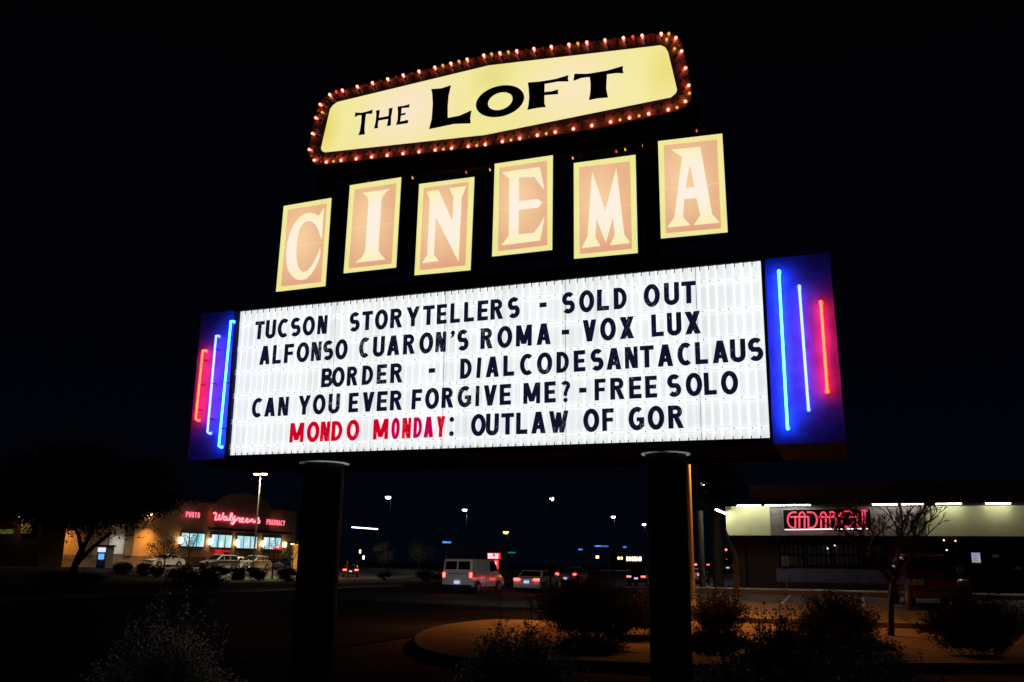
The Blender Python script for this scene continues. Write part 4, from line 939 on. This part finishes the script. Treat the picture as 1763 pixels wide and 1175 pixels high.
# ------------------------------------------------------------------ the drugstore across the street
AF = -80.
f0 = HA(88, 960, AF); f1 = HA(506, 960, AF); zg = .88
ph = thing('pharmacy_building', 'tan drugstore with a red script sign, arched parapet and lit bluish windows', 'building', (AF, (f0.y + f1.y) / 2, zg))
def zat(px, py): return HA(px, py, AF).z
b_end = f1.y; b_start = f0.y
zpar = 9.1
MB().box((AF - 22, b_start, zg), (AF, b_end, zpar)).build('wall', M['stucco'], ph)
MB().box((AF - 22.2, b_start - .2, zpar), (AF + .2, b_end + .2, zpar + .35)).build('parapet_cap', M['stuccodark'], ph)
MB().box((AF, b_start, zg - .2), (AF + .15, b_end, zg + 1.25)).build('stone_base', M['stonebase'], ph)
# arched raised front over the windows
ba, bb = HA(366, 900, AF).y, HA(460, 900, AF).y; zarch = zat(400, 848)
arcp = [Vector((AF + .02, ba, 5.9))] + [Vector((AF + .02, lerp(ba, bb, .5 - .5 * math.cos(math.pi * k / 16)), 8.6 + (zarch - 8.6) * math.sin(math.pi * k / 16) ** .8)) for k in range(17)] + [Vector((AF + .02, bb, 5.9))]
MB().prism([arcp], (.45, 0, 0)).build('arched_parapet', M['stucco'], ph)
# darker piers between the orange lit wall panels
for (xa, xb) in ((140, 156), (212, 226)):
    pa, pb = HA(xa, 940, AF).y, HA(xb, 940, AF).y
    MB().box((AF, pa, zg + 1.25), (AF + .3, pb, zpar - .4)).build('pier', M['stonebase'], ph)
M['litwin'] = glow('lit_shop_window', srgb(95,190,205), 1.05, (.05,.06,.07), c2=srgb(235,255,255), scale=.8, stretch=(1, 1.6, .5))
zw0, zw1 = zat(400, 943.5), zat(400, 922.5)
for (xa, xb, nm) in ((310, 351, 3), (362, 398, 3), (406, 442, 3), (452, 483, 3)):
    pa, pb = HA(xa, 930, AF).y, HA(xb, 930, AF).y
    w_ = MB().box((AF + .02, pa, zw0), (AF + .10, pb, zw1)).build('window', M['litwin'], ph)
    fr_ = MB(); fr_.box((AF + .02, pa - .12, zw0 - .12), (AF + .2, pb + .12, zw0)).box((AF + .02, pa - .12, zw1), (AF + .2, pb + .12, zw1 + .12)).box((AF + .02, pa - .12, zw0), (AF + .2, pa, zw1)).box((AF + .02, pb, zw0), (AF + .2, pb + .12, zw1))
    for k in range(1, nm): y_ = lerp(pa, pb, k / nm); fr_.box((AF + .1, y_ - .05, zw0), (AF + .16, y_ + .05, zw1))
    fr_.build('window_frame', M['trim'], w_)
MB().box((AF + .46, HA(352, 915, AF).y, 5.6), (AF + 1.4, HA(488, 915, AF).y, 5.95)).build('canopy', M['stuccodark'], ph)
M['sconce'] = glow('sconce_lamp', (1,.62,.26), 9)
for xa in (305, 357, 403, 448, 486):
    c = HA(xa, 940, AF).y; zz = lerp(zw0, zw1, .42)
    s_ = MB().lathe([(.08,-.42),(.24,-.28),(.30,0),(.26,.28),(.08,.42)], (AF + .45, c, zz), 12).build('wall_lamp', M['sconce'], ph, smooth=True)
for (px_, zz, pw) in ((110, 3.9, 230), (250, 3.9, 330)):
    b_ = HA(px_, 940, AF).y
    lo_ = MB().box((AF + .1, b_ - .25, 6.9), (AF + .6, b_ + .25, 7.1)).build('wall_pack', M['sconce'], ph); 
    point(ph, Vector((AF + 1.7, b_, 6.5)) - ORG[ph.name], (1,.42,.08), pw * 7, .2, math.radians(120))
b_ = HA(200, 940, AF).y; point(ph, Vector((AF + 1.9, b_, 5.7)) - ORG[ph.name], (.95,.95,.8), 480, .2, math.radians(120))
MB().box((AF + .01, HA(186, 940, AF).y, zg + 1.4), (AF + .12, HA(214, 940, AF).y, 5.9)).build('white_wall_panel', M['white'], ph)
# lettering
M['redsign'] = glow('red_letter_glow', (1,.05,.09), 1.9, blobs=()); M['redcore'] = glow('red_letter_core', (1,.55,.62), 1.3)
def strokes(parent, nm, plane, x0, y0, s, lines, r, mat, n=6):
    mb = MB()
    for l in lines:
        pts = [plane(x0 + x / s, y0 + y / s) for x, y in l]
        # round the corners once
        q = [pts[0]]
        for i in range(len(pts) - 1): q += [lerp(pts[i], pts[i + 1], .25), lerp(pts[i], pts[i + 1], .75)]
        q.append(pts[-1]); q = [p for i, p in enumerate(q) if i == 0 or (p - q[i - 1]).length > 1e-4]
        mb.tube(q, r, n)
    return mb.build(nm, mat, parent)
SCR = [[(600,215),(625,200),(642,225),(615,300),(640,315),(680,290),(695,210),(670,300),(700,312),(735,265),(748,205)],
 [(790,262),(760,265),(745,300),(765,320),(790,300),(797,262),(800,318),(830,310),(880,245),(880,212),(860,218),(842,300),(862,325)],
 [(925,262),(893,265),(882,308),(905,322),(925,272),(912,360),(882,382),(862,362),(952,312)],
 [(952,312),(965,275),(980,292),(1002,285),(985,338),(1010,345),(1050,302),(1040,280),(1015,308),(1030,350),(1062,342)],
 [(1078,332),(1120,308),(1108,290),(1085,320),(1100,355),(1145,335),(1160,300),(1155,352),(1170,310),(1195,300),(1198,352),(1225,345)],
 [(1225,345),(1283,275),(1275,305),(1302,345),(1275,362),(1245,350)]]
strokes(ph, 'script_sign', lambda x, y: HA(x, y, AF + .75), 300, 860, 8.815, SCR, .065, M['redcore'])
strokes(ph, 'script_sign_glow', lambda x, y: HA(x, y, AF + .62), 300, 860, 8.815, SCR, .15, M['redsign'])
def block_text(parent, txt, pl, pr, ztop_, zbot_, along, mat, nm, t=.15, th=.06, gap=.28):
    # block capitals between two points of a wall; along gives a 3D point for (u,z)
    mb = MB(); n = len(txt); cell = 1 / n
    Wd = (pr - pl).length; h = ztop_ - zbot_
    for i, c in enumerate(txt):
        if c == ' ': continue
        w = Wd * cell * (1 - gap); g = glyph_mesh(c, w if c != 'I' else w * .35, h, h * t, th)
        o_ = pl + (pr - pl) * (cell * (i + gap / 2) + (cell * .3 if c == 'I' else 0)); dirn = (pr - pl).normalized(); nn = along
        mb.add([(o_ + dirn * x - nn * y + Vector((0, 0, z))) for x, y, z in g.v], g.f)
    return mb.build(nm, mat, parent)
M['redblock'] = glow('red_block_letters', (1,.16,.22), 1.6)
def pq(x, y, z): p = HA(x, y, AF + .6); return Vector((p.x, p.y, z))
z1_ = zat(475, 896); block_text(ph, 'PHARMACY', pq(459, 900, z1_ - .75), pq(491, 904, z1_ - .75), .75, 0, Vector((1,0,0)), M['redblock'], 'block_lettering')
z1_ = zat(333, 882.5); block_text(ph, 'PHOTO', pq(320, 886, z1_ - .7), pq(345, 888, z1_ - .7), .7, 0, Vector((1,0,0)), M['redblock'], 'block_lettering')
# things standing in front of it
at_ = thing('teller_kiosk', 'white cash machine kiosk with a glowing blue top and screen against the drugstore', 'kiosk', at(180, 91), 0, local=True)
MB().box((-.6,-.5,0),(.5,.5,2.05)).build('cabinet', M['white'], at_, bevel=.04)
M['blueglow'] = glow('blue_lit_panel', (.10,.30,1.), 1.6); M['bluew'] = glow('white_blue_panel', (.55,.6,1.), 1.4)
MB().box((-.5,-.56,1.55),(.4,-.5,1.95)).build('lit_header', M['bluew'], at_); MB().box((-.36,-.54,.85),(.3,-.5,1.35)).build('screen', M['blueglow'], at_)
MB().box((-.7,-.65,2.05),(.62,.6,2.2)).build('top_cap', M['trim'], at_)
rkk = thing('red_kiosk', 'bright red rental kiosk beside a drugstore window', 'kiosk', Vector((AF + 1.2, HA(372, 940, AF).y, zg)), 0, local=True)
M['redk'] = glow('lit_red_kiosk', (.8,.02,.04), .5, (.5,.02,.03)); MB().box((-.6,-.9,0),(.4,.9,2.2)).build('cabinet', M['redk'], rkk, bevel=.04); MB().box((.4,-.3,.6),(.44,.7,1.9)).build('screen_panel', M['trim'], rkk)
led = thing('window_sign', 'small red glowing sign in the rightmost drugstore window', 'sign', Vector((AF + .3, HA(474, 940, AF).y, zw0)), 0, local=True)
MB().box((0,-1.0,.0),(.06,1.0,.22)).build('lit_panel', M['redsign'], led); MB().box((0,.5,.22),(.06,1.0,.6)).build('lit_panel', M['redsign'], led)
wb_ = thing('lit_wall', 'small orange-lit stacked board wall at the corner of the drugstore by the left sign pole', 'wall', at(514, 112), 0, local=True)
for k in range(8): MB().box((-.9,-.2,.05 + k * .42),(.9,.2,.05 + k * .42 + .39)).build('board', M['orangebar'], wb_)
point(wb_, (0,-1.6,3.2), (1,.7,.3), 60, .15); MB().box((-.2,-1.7,3.3),(.2,-1.5,3.4)).build('lamp', M['sconce'], wb_)
# brown building at the far left
bb_ = thing('brown_building', 'dark brown flat-roofed building at the far left edge with a lit strip window', 'building', (HD(40, 960, 92).x, HD(40, 960, 92).y, .8))
o_ = ORG[bb_.name]; R0 = HD(76, 960, 92); zt_ = HD(40, 828, 92).z
MB().box((o_.x - 24, o_.y, .8), (R0.x, o_.y + 3, zt_)).build('wall', M['stuccodark'], bb_)
MB().box((R0.x - 1.9, o_.y - .25, zt_ - 1.8), (R0.x + .05, o_.y, zt_ + .45)).build('corner_block', M['stuccodark'], bb_)
M['greenwin'] = glow('greenish_lit_glass', srgb(110,120,40), .35, (.02,.02,.02), var=.5, scale=1.5)
w_ = MB().box((R0.x - 22, o_.y - .06, HD(10, 919, 92).z), (HD(12, 930, 92).x, o_.y + .02, HD(10, 911, 92).z)).build('window', M['greenwin'], bb_)
MB().box((HD(35, 930, 92).x, o_.y - .3, HD(40, 919, 92).z), (HD(63, 930, 92).x, o_.y, HD(40, 898, 92).z)).build('lit_gable', M['stucco'], bb_)
gl_ = HD(45, 895, 92); MB().box((gl_.x - .3, o_.y - .9, gl_.z + .2), (gl_.x + .3, o_.y - .5, gl_.z + .35)).build('wall_lamp', M['sconce'], bb_)
point(bb_, Vector((gl_.x, o_.y - 1.1, gl_.z)) - o_, (1,.75,.25), 14, .1)

# ------------------------------------------------------------------ shops on the right
BF = 44.3
def SH(px, py, b=BF): return HB(px, py, b)
xL = SH(1250, 900).x; sh = thing('shop_building', 'low shop block with yellow-green fascia, red neon name and fluorescent tubes', 'building', (xL + 8, BF, .9))
XR = 26.
zA0, zA1 = SH(1290, 922.3).z, SH(1290, 874).z
zTop = SH(1500, 832, BF + .6).z
MB().box((SH(1290, 850, BF+.6).x, BF + .6, zA1 - .4), (XR, BF + 14, zTop)).build('upper_wall', M['stuccodark'], sh)
MB().box((SH(1280, 980, BF + 1.4).x, BF + 1.45, .7), (XR, BF + 14, zA1 - .45)).build('wall', M['stuccodark'], sh)
MB().box((xL + .03, BF + .1, zA1 - .05), (XR, BF + 1.45, zA1 + .08)).build('canopy_roof', M['trim'], sh)
MB().box((xL + .05, BF + .12, zA0 + .02), (XR, BF + 1.42, zA0 + .1)).build('soffit', M['stuccodark'], sh)
xa, xb = SH(1327.5, 930).x, SH(1597, 930).x
MB().box((xL, BF, zA0), (xa, BF + .12, zA1)).build('fascia_panel', M['awning'], sh)
MB().box((xL, BF + .12, zA0), (xL + .08, BF + 1.4, zA1)).build('fascia_return', M['awning'], sh)
MB().box((xL, BF - .03, zA1 - .16), (xa, BF, zA1 + .05)).build('fascia_cap', M['awning'], sh)
MB().box((xb, BF, zA0), (XR, BF + .12, zA1)).build('fascia_panel', M['awning'], sh)
# stone blocks between the two panels, three courses
co = random.Random(9); zc = [zA0, lerp(zA0, zA1, .34), lerp(zA0, zA1, .74), zA1]
for k in range(3):
    x = xa + .01; 
    while x < xb - .05:
        w = min(co.uniform(.85, 1.5), xb - .01 - x); MB().box((x, BF + .06 - co.uniform(0, .02), zc[k] + .008), (x + w - .016, BF + .2, zc[k + 1] - .008)).build('stone_block', M['stonefascia'], sh); x += w
MB().box((xa, BF + .14, zA0), (xb, BF + .26, zA1)).build('mortar_backing', M['stonebase'], sh)
# neon name in its dark frame
fx0, fx1 = SH(1351, 930).x, SH(1502, 930).x; fz0, fz1 = SH(1425, 913).z, SH(1425, 878).z
MB().box((fx0, BF + .0, fz0), (fx1, BF + .05, fz1)).build('sign_board', M['black'], sh)
sf = MB(); sf.box((fx0 - .04, BF - .12, fz0), (fx0, BF + .05, fz1)).box((fx1, BF - .12, fz0), (fx1 + .04, BF + .05, fz1)).box((fx0 - .04, BF - .12, fz1), (fx1 + .04, BF + .05, fz1 + .04)); sf.build('sign_frame', M['steel'], sh)
M['pinkn'] = glow('pink_red_neon', (1,.06,.12), 1.15); M['whiten'] = glow('white_neon', (1,.8,.8), 2.2)
def arcz(cx, cy_, rx, ry, a0, a1, n=10): return [(cx + rx * math.cos(math.radians(a0 + (a1 - a0) * i / n)), cy_ + ry * math.sin(math.radians(a0 + (a1 - a0) * i / n))) for i in range(n + 1)]
GAD = [[(310,197)] + arcz(260,315,85,118,-100,-260,12) + [(293,433),(293,270)], [(215,268),(500,268)],
 [(355,440),(355,245)] + arcz(395,245,40,48,180,360,8) + [(435,440)],
 [(470,197)] + arcz(540,315,85,118,-90,90,12) + [(495,433),(495,270)],
 [(690,440),(690,245)] + arcz(725,245,38,50,180,360,8) + [(763,440)], [(650,268),(900,268)],
 [(825,435),(825,192)] + arcz(850,225,45,35,-90,60,6), [(825,435)] + arcz(860,345,62,88,90,-80,10),
 arcz(1085,300,130,122,-160,-20,10), arcz(1095,300,95,122,170,10,10), [(1000,268),(1235,268)],
 [(1245,210),(1245,370)] + arcz(1283,370,38,55,180,0,8) + [(1321,195)],
 [(1290,172),(1405,172)], [(1362,175),(1375,435)]]
GAD = [[(x * .985 + 15, y) for x, y in l] for l in GAD]
def strokes_poly(parent, nm, plane, x0, y0, s, lines, r, mat):
    mb = MB()
    for l in lines: mb.tube([plane(x0 + x / s, y0 + y / s) for x, y in l], r, 6)
    return mb.build(nm, mat, parent)
strokes_poly(sh, 'neon_name', lambda x, y: HB(x, y, BF - .08), 1335, 860, 8.815, GAD, .044, M['pinkn'])
MB().tube([HB(1351, 912.3, BF - .08), HB(1501, 910.6, BF - .08)], .022, 8).build('neon_underline', M['whiten'], sh)
# fluorescent tubes on the canopy edge
M['fluor'] = glow('fluorescent_tube', (.90,.96,.92), 42)
for (x0_, x1_) in ((1269, 1309), (1317, 1353), (1356, 1395), (1502, 1548), (1552, 1590), (1612, 1655), (1697, 1740), (1800, 1850), (1900, 1950)):  # first tube over the right panel is added to brighten the fascia
    p, q = SH(x0_, 868, BF - .45), SH(x1_, 868, BF - .45)
    tb = MB().tube([(p.x, BF - .45, zA1 + .06), (q.x, BF - .45, zA1 + .06)], .016, 8).build('fluorescent_tube', M['fluor'], sh)
    MB().box((p.x - .05, BF - .60, zA1 + .085), (q.x + .05, BF + .02, zA1 + .13)).box((p.x, BF - .39, zA1 + .10), (p.x + .04, BF + .1, zA1 + .13)).box((q.x - .04, BF - .39, zA1 + .10), (q.x, BF + .1, zA1 + .13)).build('tube_holder', M['trim'], tb)
for (b0_, b1_) in ((BF - 3.1, BF - 1.6), (BF - 1.5, BF - .1)):
    tb = MB().tube([(xL - .02, b0_, zA1 - .28), (xL - .02, b1_, zA1 - .28)], .03, 8).build('fluorescent_tube', M['fluor'], sh)
    MB().box((xL - .08, b0_, zA1 - .245), (xL + .04, b1_, zA1 - .2)).build('tube_holder', M['trim'], tb)
# shop fronts: low wall, glass, door, notices
BW = BF + 1.4
zw_a, zw_b = SH(1430, 1000, BW).z, SH(1430, 980, BW).z
MB().box((SH(1334, 930, BW).x, BW - .12, .9), (SH(1545, 930, BW).x, BW + .05, zw_b)).build('low_wall', M['purple'], sh)
MB().box((SH(1334, 930, BW).x, BW - .2, .9), (SH(1545, 930, BW).x, BW - .12, .9 + .28)).build('plinth', M['stuccodark'], sh)
wx = [1338, 1385, 1432, 1479, 1526]
for i in range(4):
    a_, b2 = SH(wx[i], 930, BW).x, SH(wx[i + 1], 930, BW).x
    p_ = MB().box((a_ + .05, BW + .0, zw_b + .05), (b2 - .05, BW + .03, zA0 - .12)).build('window', M['glass'], sh)
    f_ = MB(); f_.box((a_ - .04, BW - .06, zw_b), (a_ + .05, BW + .05, zA0)).box((a_ + .05, BW - .05, zw_b), (b2 - .05, BW + .05, zw_b + .05)).box((a_ + .05, BW - .05, zA0 - .12), (b2 - .05, BW + .05, zA0 - .05)); f_.build('window_frame', M['trim'], p_)
    for r_ in range(2):
        if i == 3 and r_ == 0: continue
        d_ = MB()
        zc0 = lerp(zw_b, zA0, .12 + .34 * r_); zc1 = lerp(zw_b, zA0, .40 + .34 * r_)
        for q_ in range(5): x_ = lerp(a_ + .1, b2 - .1, q_ / 5); d_.box((x_ + .02, BW - .016, zc0), (x_ + (b2 - a_ - .2) / 5 - .03, BW - .004, zc1))
        d_.build('display_cards', M['blind'], p_)
for (x0_, x1_) in ((1600, 1645), (1647, 1692), (1694, 1735), (1737, 1790)):
    a_, b2 = SH(x0_, 930, BW).x, SH(x1_, 930, BW).x
    p_ = MB().box((a_ + .04, BW, 1.0), (b2 - .04, BW + .03, zA0 - .1)).build('window', M['glass'], sh)
    MB().box((a_ - .04, BW - .05, .9), (a_ + .04, BW + .05, zA0)).box((a_ + .04, BW - .04, .9), (b2 - .04, BW + .05, 1.0)).build('window_frame', M['trim'], p_)
MB().box((SH(1250, 930).x + .2, BF + 1.2, .9), (SH(1262, 930).x + .4, BF + 1.45, zA0)).build('pier', M['stuccodark'], sh)
M['warmdot'] = glow('hanging_bulb', (1,.6,.35), 5)
for (x_, y_) in ((1622.5, 922), (1646, 922), (1625, 930.5), (1645, 931.5), (1630, 947.5)):
    p = HB(x_, y_, BW - .15); MB().lathe([(.008,-.03),(.028,-.012),(.028,.012),(.008,.03)], p, 8).build('hanging_lamp', M['warmdot'], sh)
for (x_, y_) in ((1437, 939.5), (1425, 944.5), (1691, 923)):
    p = HB(x_, y_, BW - .15); MB().lathe([(.008,-.03),(.035,-.012),(.035,.012),(.008,.03)], p, 8).build('hanging_lamp', M['whiten'], sh)
def board(px0, py0, px1, py1, mat, nm, lines=0):
    a_, b2 = HB(px0, py1, BW - .03), HB(px1, py0, BW - .03)
    o = MB().box((a_.x, BW - .03, a_.z), (b2.x, BW - .015, b2.z)).build(nm, mat, sh)
    if lines:
        m_ = MB(); h = b2.z - a_.z
        for k in range(lines):
            z = a_.z + h * (k + .7) / (lines + .6); m_.box((a_.x + .04, BW - .036, z - .006), (b2.x - .04 - .05 * (k % 3), BW - .031, z + .006))
        m_.build('print_line', M['trim'], o)
M['paperlit'] = glow('notice_lit_from_inside', srgb(170,160,185), .85, (.5,.5,.5), var=.1, scale=8)
board(1674, 952, 1687, 969, M['paperlit'], 'paper_notice', 8); board(1709, 955, 1720, 960.5, M['paper'], 'small_sign')
for k in range(2):
    for j in range(4): board(1644 + k * 8, 975 + j * 2.2, 1650 + k * 8, 976.2 + j * 2.2, M['paper'], 'door_lettering')
board(1746, 976.5, 1759, 981, M['paper'], 'small_sign')
# parking signs
GH = 'parking signs in front of the shops'
def hsign(px, dist, py0, py1, label, lean=0.):
    g = at(px, dist); t = thing('parking_sign', label, 'sign', g, 0, GH, local=True); z1 = HD(px, py0, dist).z - g.z; z0 = HD(px, py1, dist).z - g.z; h = z1 - z0
    MB().lathe([(.025,-.1),(.025,z1)], n=8).build('post', M['steel'], t)
    MB().box((-.16,-.045,z0 + h * .26),(.16,-.03,z1)).build('plate', M['handsign'], t)
    MB().box((-.17,-.045,z0),(.17,-.03,z0 + h * .25)).build('lower_plate', M['signblue'], t)
    e = MB(); zc = z0 + h * .62; e.lathe([(.015,0),(.015,.004)], (0,-.0495,zc + .12), 8, 'y'); e.box((-.02,-.0495,zc),(.0,-.0455,zc + .1)).box((-.02,-.0495,zc),(.06,-.0455,zc + .02)).box((.045,-.0495,zc - .07),(.065,-.0455,zc))
    cp = arc(-.0, zc - .02, .07, .07, 130, 350, 10)
    bnd = band(cp, .018)[1]; e.prism([[(p.x, -.0495, p.y) for p in bnd]], (0,.004,0)); e.build('wheelchair_symbol', M['signblue'], t)
hsign(1352.5, 40.0, 957.5, 980.5, 'blue and white disabled parking sign left, against the shop windows')
hsign(1563.5, 40.0, 956, 979, 'disabled parking sign above the roof of the dark red vehicle')

# ------------------------------------------------------------------ far things
M['redled'] = glow('red_sign_panel', (1,.03,.05), 2.0); M['ledw'] = glow('white_sign_letters', (1,.75,.75), 2.2); M['fire'] = glow('yellow_white_screen', (1,.75,.35), 1.8, var=.3, scale=2)
g = at(850, 74); rs = thing('street_sign_board', 'glowing red roadside sign with a bright screen below, behind the white van', 'sign', g, 0, local=True)
D_ = 74 / FPX
def rz(py): return HD(850, py, 74).z - g.z
MB().box((-.33,-.1,-.1),(-.25,.1,rz(985))).box((.25,-.1,-.1),(.33,.1,rz(985))).build('post', M['trim'], rs)
MB().box((-.5,-.12,rz(962.6)),(.5,.12,rz(952.6))).build('red_panel', M['redled'], rs)
def flat_text(parent, txt, x0, x1, z0, h, yy, mat, nm, t=.22):
    mb = MB(); n = len(txt); c_ = (x1 - x0) / n
    for i, ch in enumerate(txt):
        if ch == ' ': continue
        wd = c_ * .8; k_ = .45 if ch in "I'" else 1; g_ = glyph_mesh(ch, wd * k_, h, min(h * t, wd * .4), .008)
        mb.add([(x0 + i * c_ + (c_ - wd * k_) / 2 + x, yy + y, z0 + z) for x, y, z in g_.v], g_.f)
    return mb.build(nm, mat, parent)
hh_ = rz(952.6) - rz(962.6)
flat_text(rs, "OPEN 'TIL", -.46, .46, rz(962.6) + hh_ * .52, hh_ * .38, -.135, M['ledw'], 'lettering')
flat_text(rs, "MIDNIGHT", -.42, .42, rz(962.6) + hh_ * .08, hh_ * .34, -.135, M['ledw'], 'lettering')
MB().box((-.42,-.1,rz(980)),(.36,.1,rz(964.2))).build('red_backing', M['redled'], rs)
MB().prism([[(-.34,-.115,rz(964.8)),(-.26,-.115,rz(974)),(.02,-.115,rz(975)),(.25,-.115,rz(979.5)),(.27,-.115,rz(967)),(.0,-.115,rz(968.5)),(-.2,-.115,rz(965.5))]], (0,.012,0)).build('bright_picture', M['fire'], rs)
gs = at(881, 82); sg = thing('street_name_sign', 'small green street name sign on a thin post left of the white sedan', 'sign', gs, 0, local=True)
zz = HD(881, 952, 82).z - gs.z; MB().lathe([(.03,-.1),(.03,zz + .3)], n=8).build('post', M['trim'], sg); M['grlit'] = glow('green_blade_glow', (.0,.25,.14), .8, (0,.2,.1)); MB().box((-.35,-.05,zz - .05),(.35,-.03,zz + .07)).build('green_blade', M['grlit'], sg)  # blade glows itself, in place of light thrown back by it
# small lit signs and far building
M['farblue'] = glow('far_blue_light', (.08,.3,1.), 1.0, var=.5, scale=1.2); M['farwhite'] = glow('far_white_light', (1,.95,.85), 4, var=.4, scale=.8); M['faryel'] = glow('far_yellow_light', (1,.7,.25), 3, var=.4, scale=.8)
def far_sign(px0, py0, px1, py1, dist, mat, label):
    a_, b2 = HD(px0, py1, dist), HD(px1, py0, dist); g = Vector(((a_.x + b2.x) / 2, (a_.y + b2.y) / 2, gz((a_.x + b2.x) / 2, a_.y))); t = thing('far_sign', label, 'sign', g, -YAW, 'small lit signs far down the street', local=True)
    w = (px1 - px0) / FPX * dist / 2; MB().box((-w,-.1,a_.z - g.z),(w,.1,b2.z - g.z)).build('lit_panel', M[mat], t); MB().box((-.06,.12,-.1),(.06,.25,a_.z - g.z + .2)).build('post', M['trim'], t)
far_sign(762, 932.5, 776, 935.5, 150, 'farblue', 'tiny blue sign left of the tree above the white van')
far_sign(996, 945, 1003, 947.5, 220, 'farblue', 'faint blue sign, leftmost of three between the two poles')
far_sign(1024, 939.8, 1047, 941.6, 220, 'farblue', 'wide thin blue-white sign, middle of three between the two poles')
far_sign(1073, 941, 1079, 943.6, 220, 'farblue', 'short bright blue sign nearest the right sign pole')
far_sign(1026, 957, 1031, 961.5, 200, 'faryel', 'single yellow light below the wide thin blue sign')
far_sign(1203, 939.5, 1207, 942.5, 140, 'faryel', 'small yellow light just right of the orange lamp post')
fb = HD(1085, 965, 240); fbt = thing('far_building', 'far low building with a row of small lit windows left of the right sign pole', 'building', Vector((fb.x, fb.y, 0)), -YAW, local=True)
w = 24 / FPX * 240; MB().box((-w * 1.1, .2, -.2), (w * 1.1, 9, 4.6)).build('wall', M['stuccodark'], fbt)
for k, (x0_, x1_, m_) in enumerate(((1064,1068,'faryel'),(1069.5,1072.5,'faryel'),(1079,1082,'farwhite'),(1083.5,1086,'faryel'),(1088,1090,'farwhite'),(1091.5,1095,'farwhite'),(1096.5,1098.5,'faryel'),(1100,1103.5,'farwhite'))):
    c0 = (x0_ - 1085) / FPX * 240; c1 = (x1_ - 1085) / FPX * 240; z0_ = HD(x0_, 966 if k > 1 else 963.5, 240).z; z1_ = HD(x0_, 959, 240).z; MB().box((c0, .1, z0_), (c1, .2, z1_)).build('window', M[m_], fbt)
cn = HD(628, 909, 150); cg = thing('petrol_canopy', 'dark filling station canopy edged with one thin bright blue-white strip', 'canopy', Vector((cn.x, cn.y, .2)), -YAW, local=True)
M['strip'] = glow('led_edge', (.55,.75,1.), 7); w = 22 / FPX * 150; H_ = cn.z - .2
MB().box((-w, .05, H_ - .3), (w, 7, H_ + .15)).build('roof', M['trim'], cg)
MB().hexa([(-w,-.02,H_-.02),(w,-.02,H_-.26),(w,.05,H_-.26),(-w,.05,H_-.02),(-w,-.02,H_+.14),(w,-.02,H_-.12),(w,.05,H_-.12),(-w,.05,H_+.14)]).build('light_strip', M['strip'], cg)
for s_ in (-.7, .7): MB().box((s_ * w - .15, 3, -.3), (s_ * w + .15, 3.3, H_ - .3)).build('column', M['trim'], cg)
for (px_, py_, m_, lab) in ((620, 949.5, 'farwhite', 'fuel pump under the canopy with the left small white light'), (626, 960, 'strip', 'fuel pump under the canopy with the brighter tall light')):
    g_ = HD(px_, py_, 150); t = thing('fuel_pump', lab, 'pump', Vector((g_.x, g_.y, .2)), -YAW, 'fuel pumps under the canopy', local=True); MB().box((-.3,0,0),(.3,.4,g_.z + .1)).build('cabinet', M['trim'], t); MB().box((-.12,-.05,g_.z - .5),(.12,0,g_.z + .05)).build('lit_panel', M[m_], t)
tsg = at(1251.5, 142); ts = thing('traffic_signal', 'traffic signal showing a small red light above the braking cars', 'traffic signal', Vector((tsg.x, tsg.y, 0)), 0, local=True)
zz = HD(1251.5, 947, 142).z; MB().lathe([(.1,-.1),(.07,zz + .6)], n=8).build('post', M['trim'], ts); MB().box((-.2,-.25,zz - .75),(.2,-.07,zz + .25)).build('signal_head', M['trim'], ts)
MB().lathe([(.14,-.02),(.14,.0)], (0,-.26,zz), 12, 'y').build('red_lens', M['tailhi'], ts)
hy = at(599, 101); hp = thing('marker_post', 'short yellow marker post in front of the glowing red tail lights', 'post', hy, 0, local=True)
M['yelpost'] = surf('yellow_post', (.6,.42,.05), .6); MB().lathe([(.12,0),(.12,1.7),(.08,1.8),(.02,1.84)], n=10).build('post', M['yelpost'], hp)
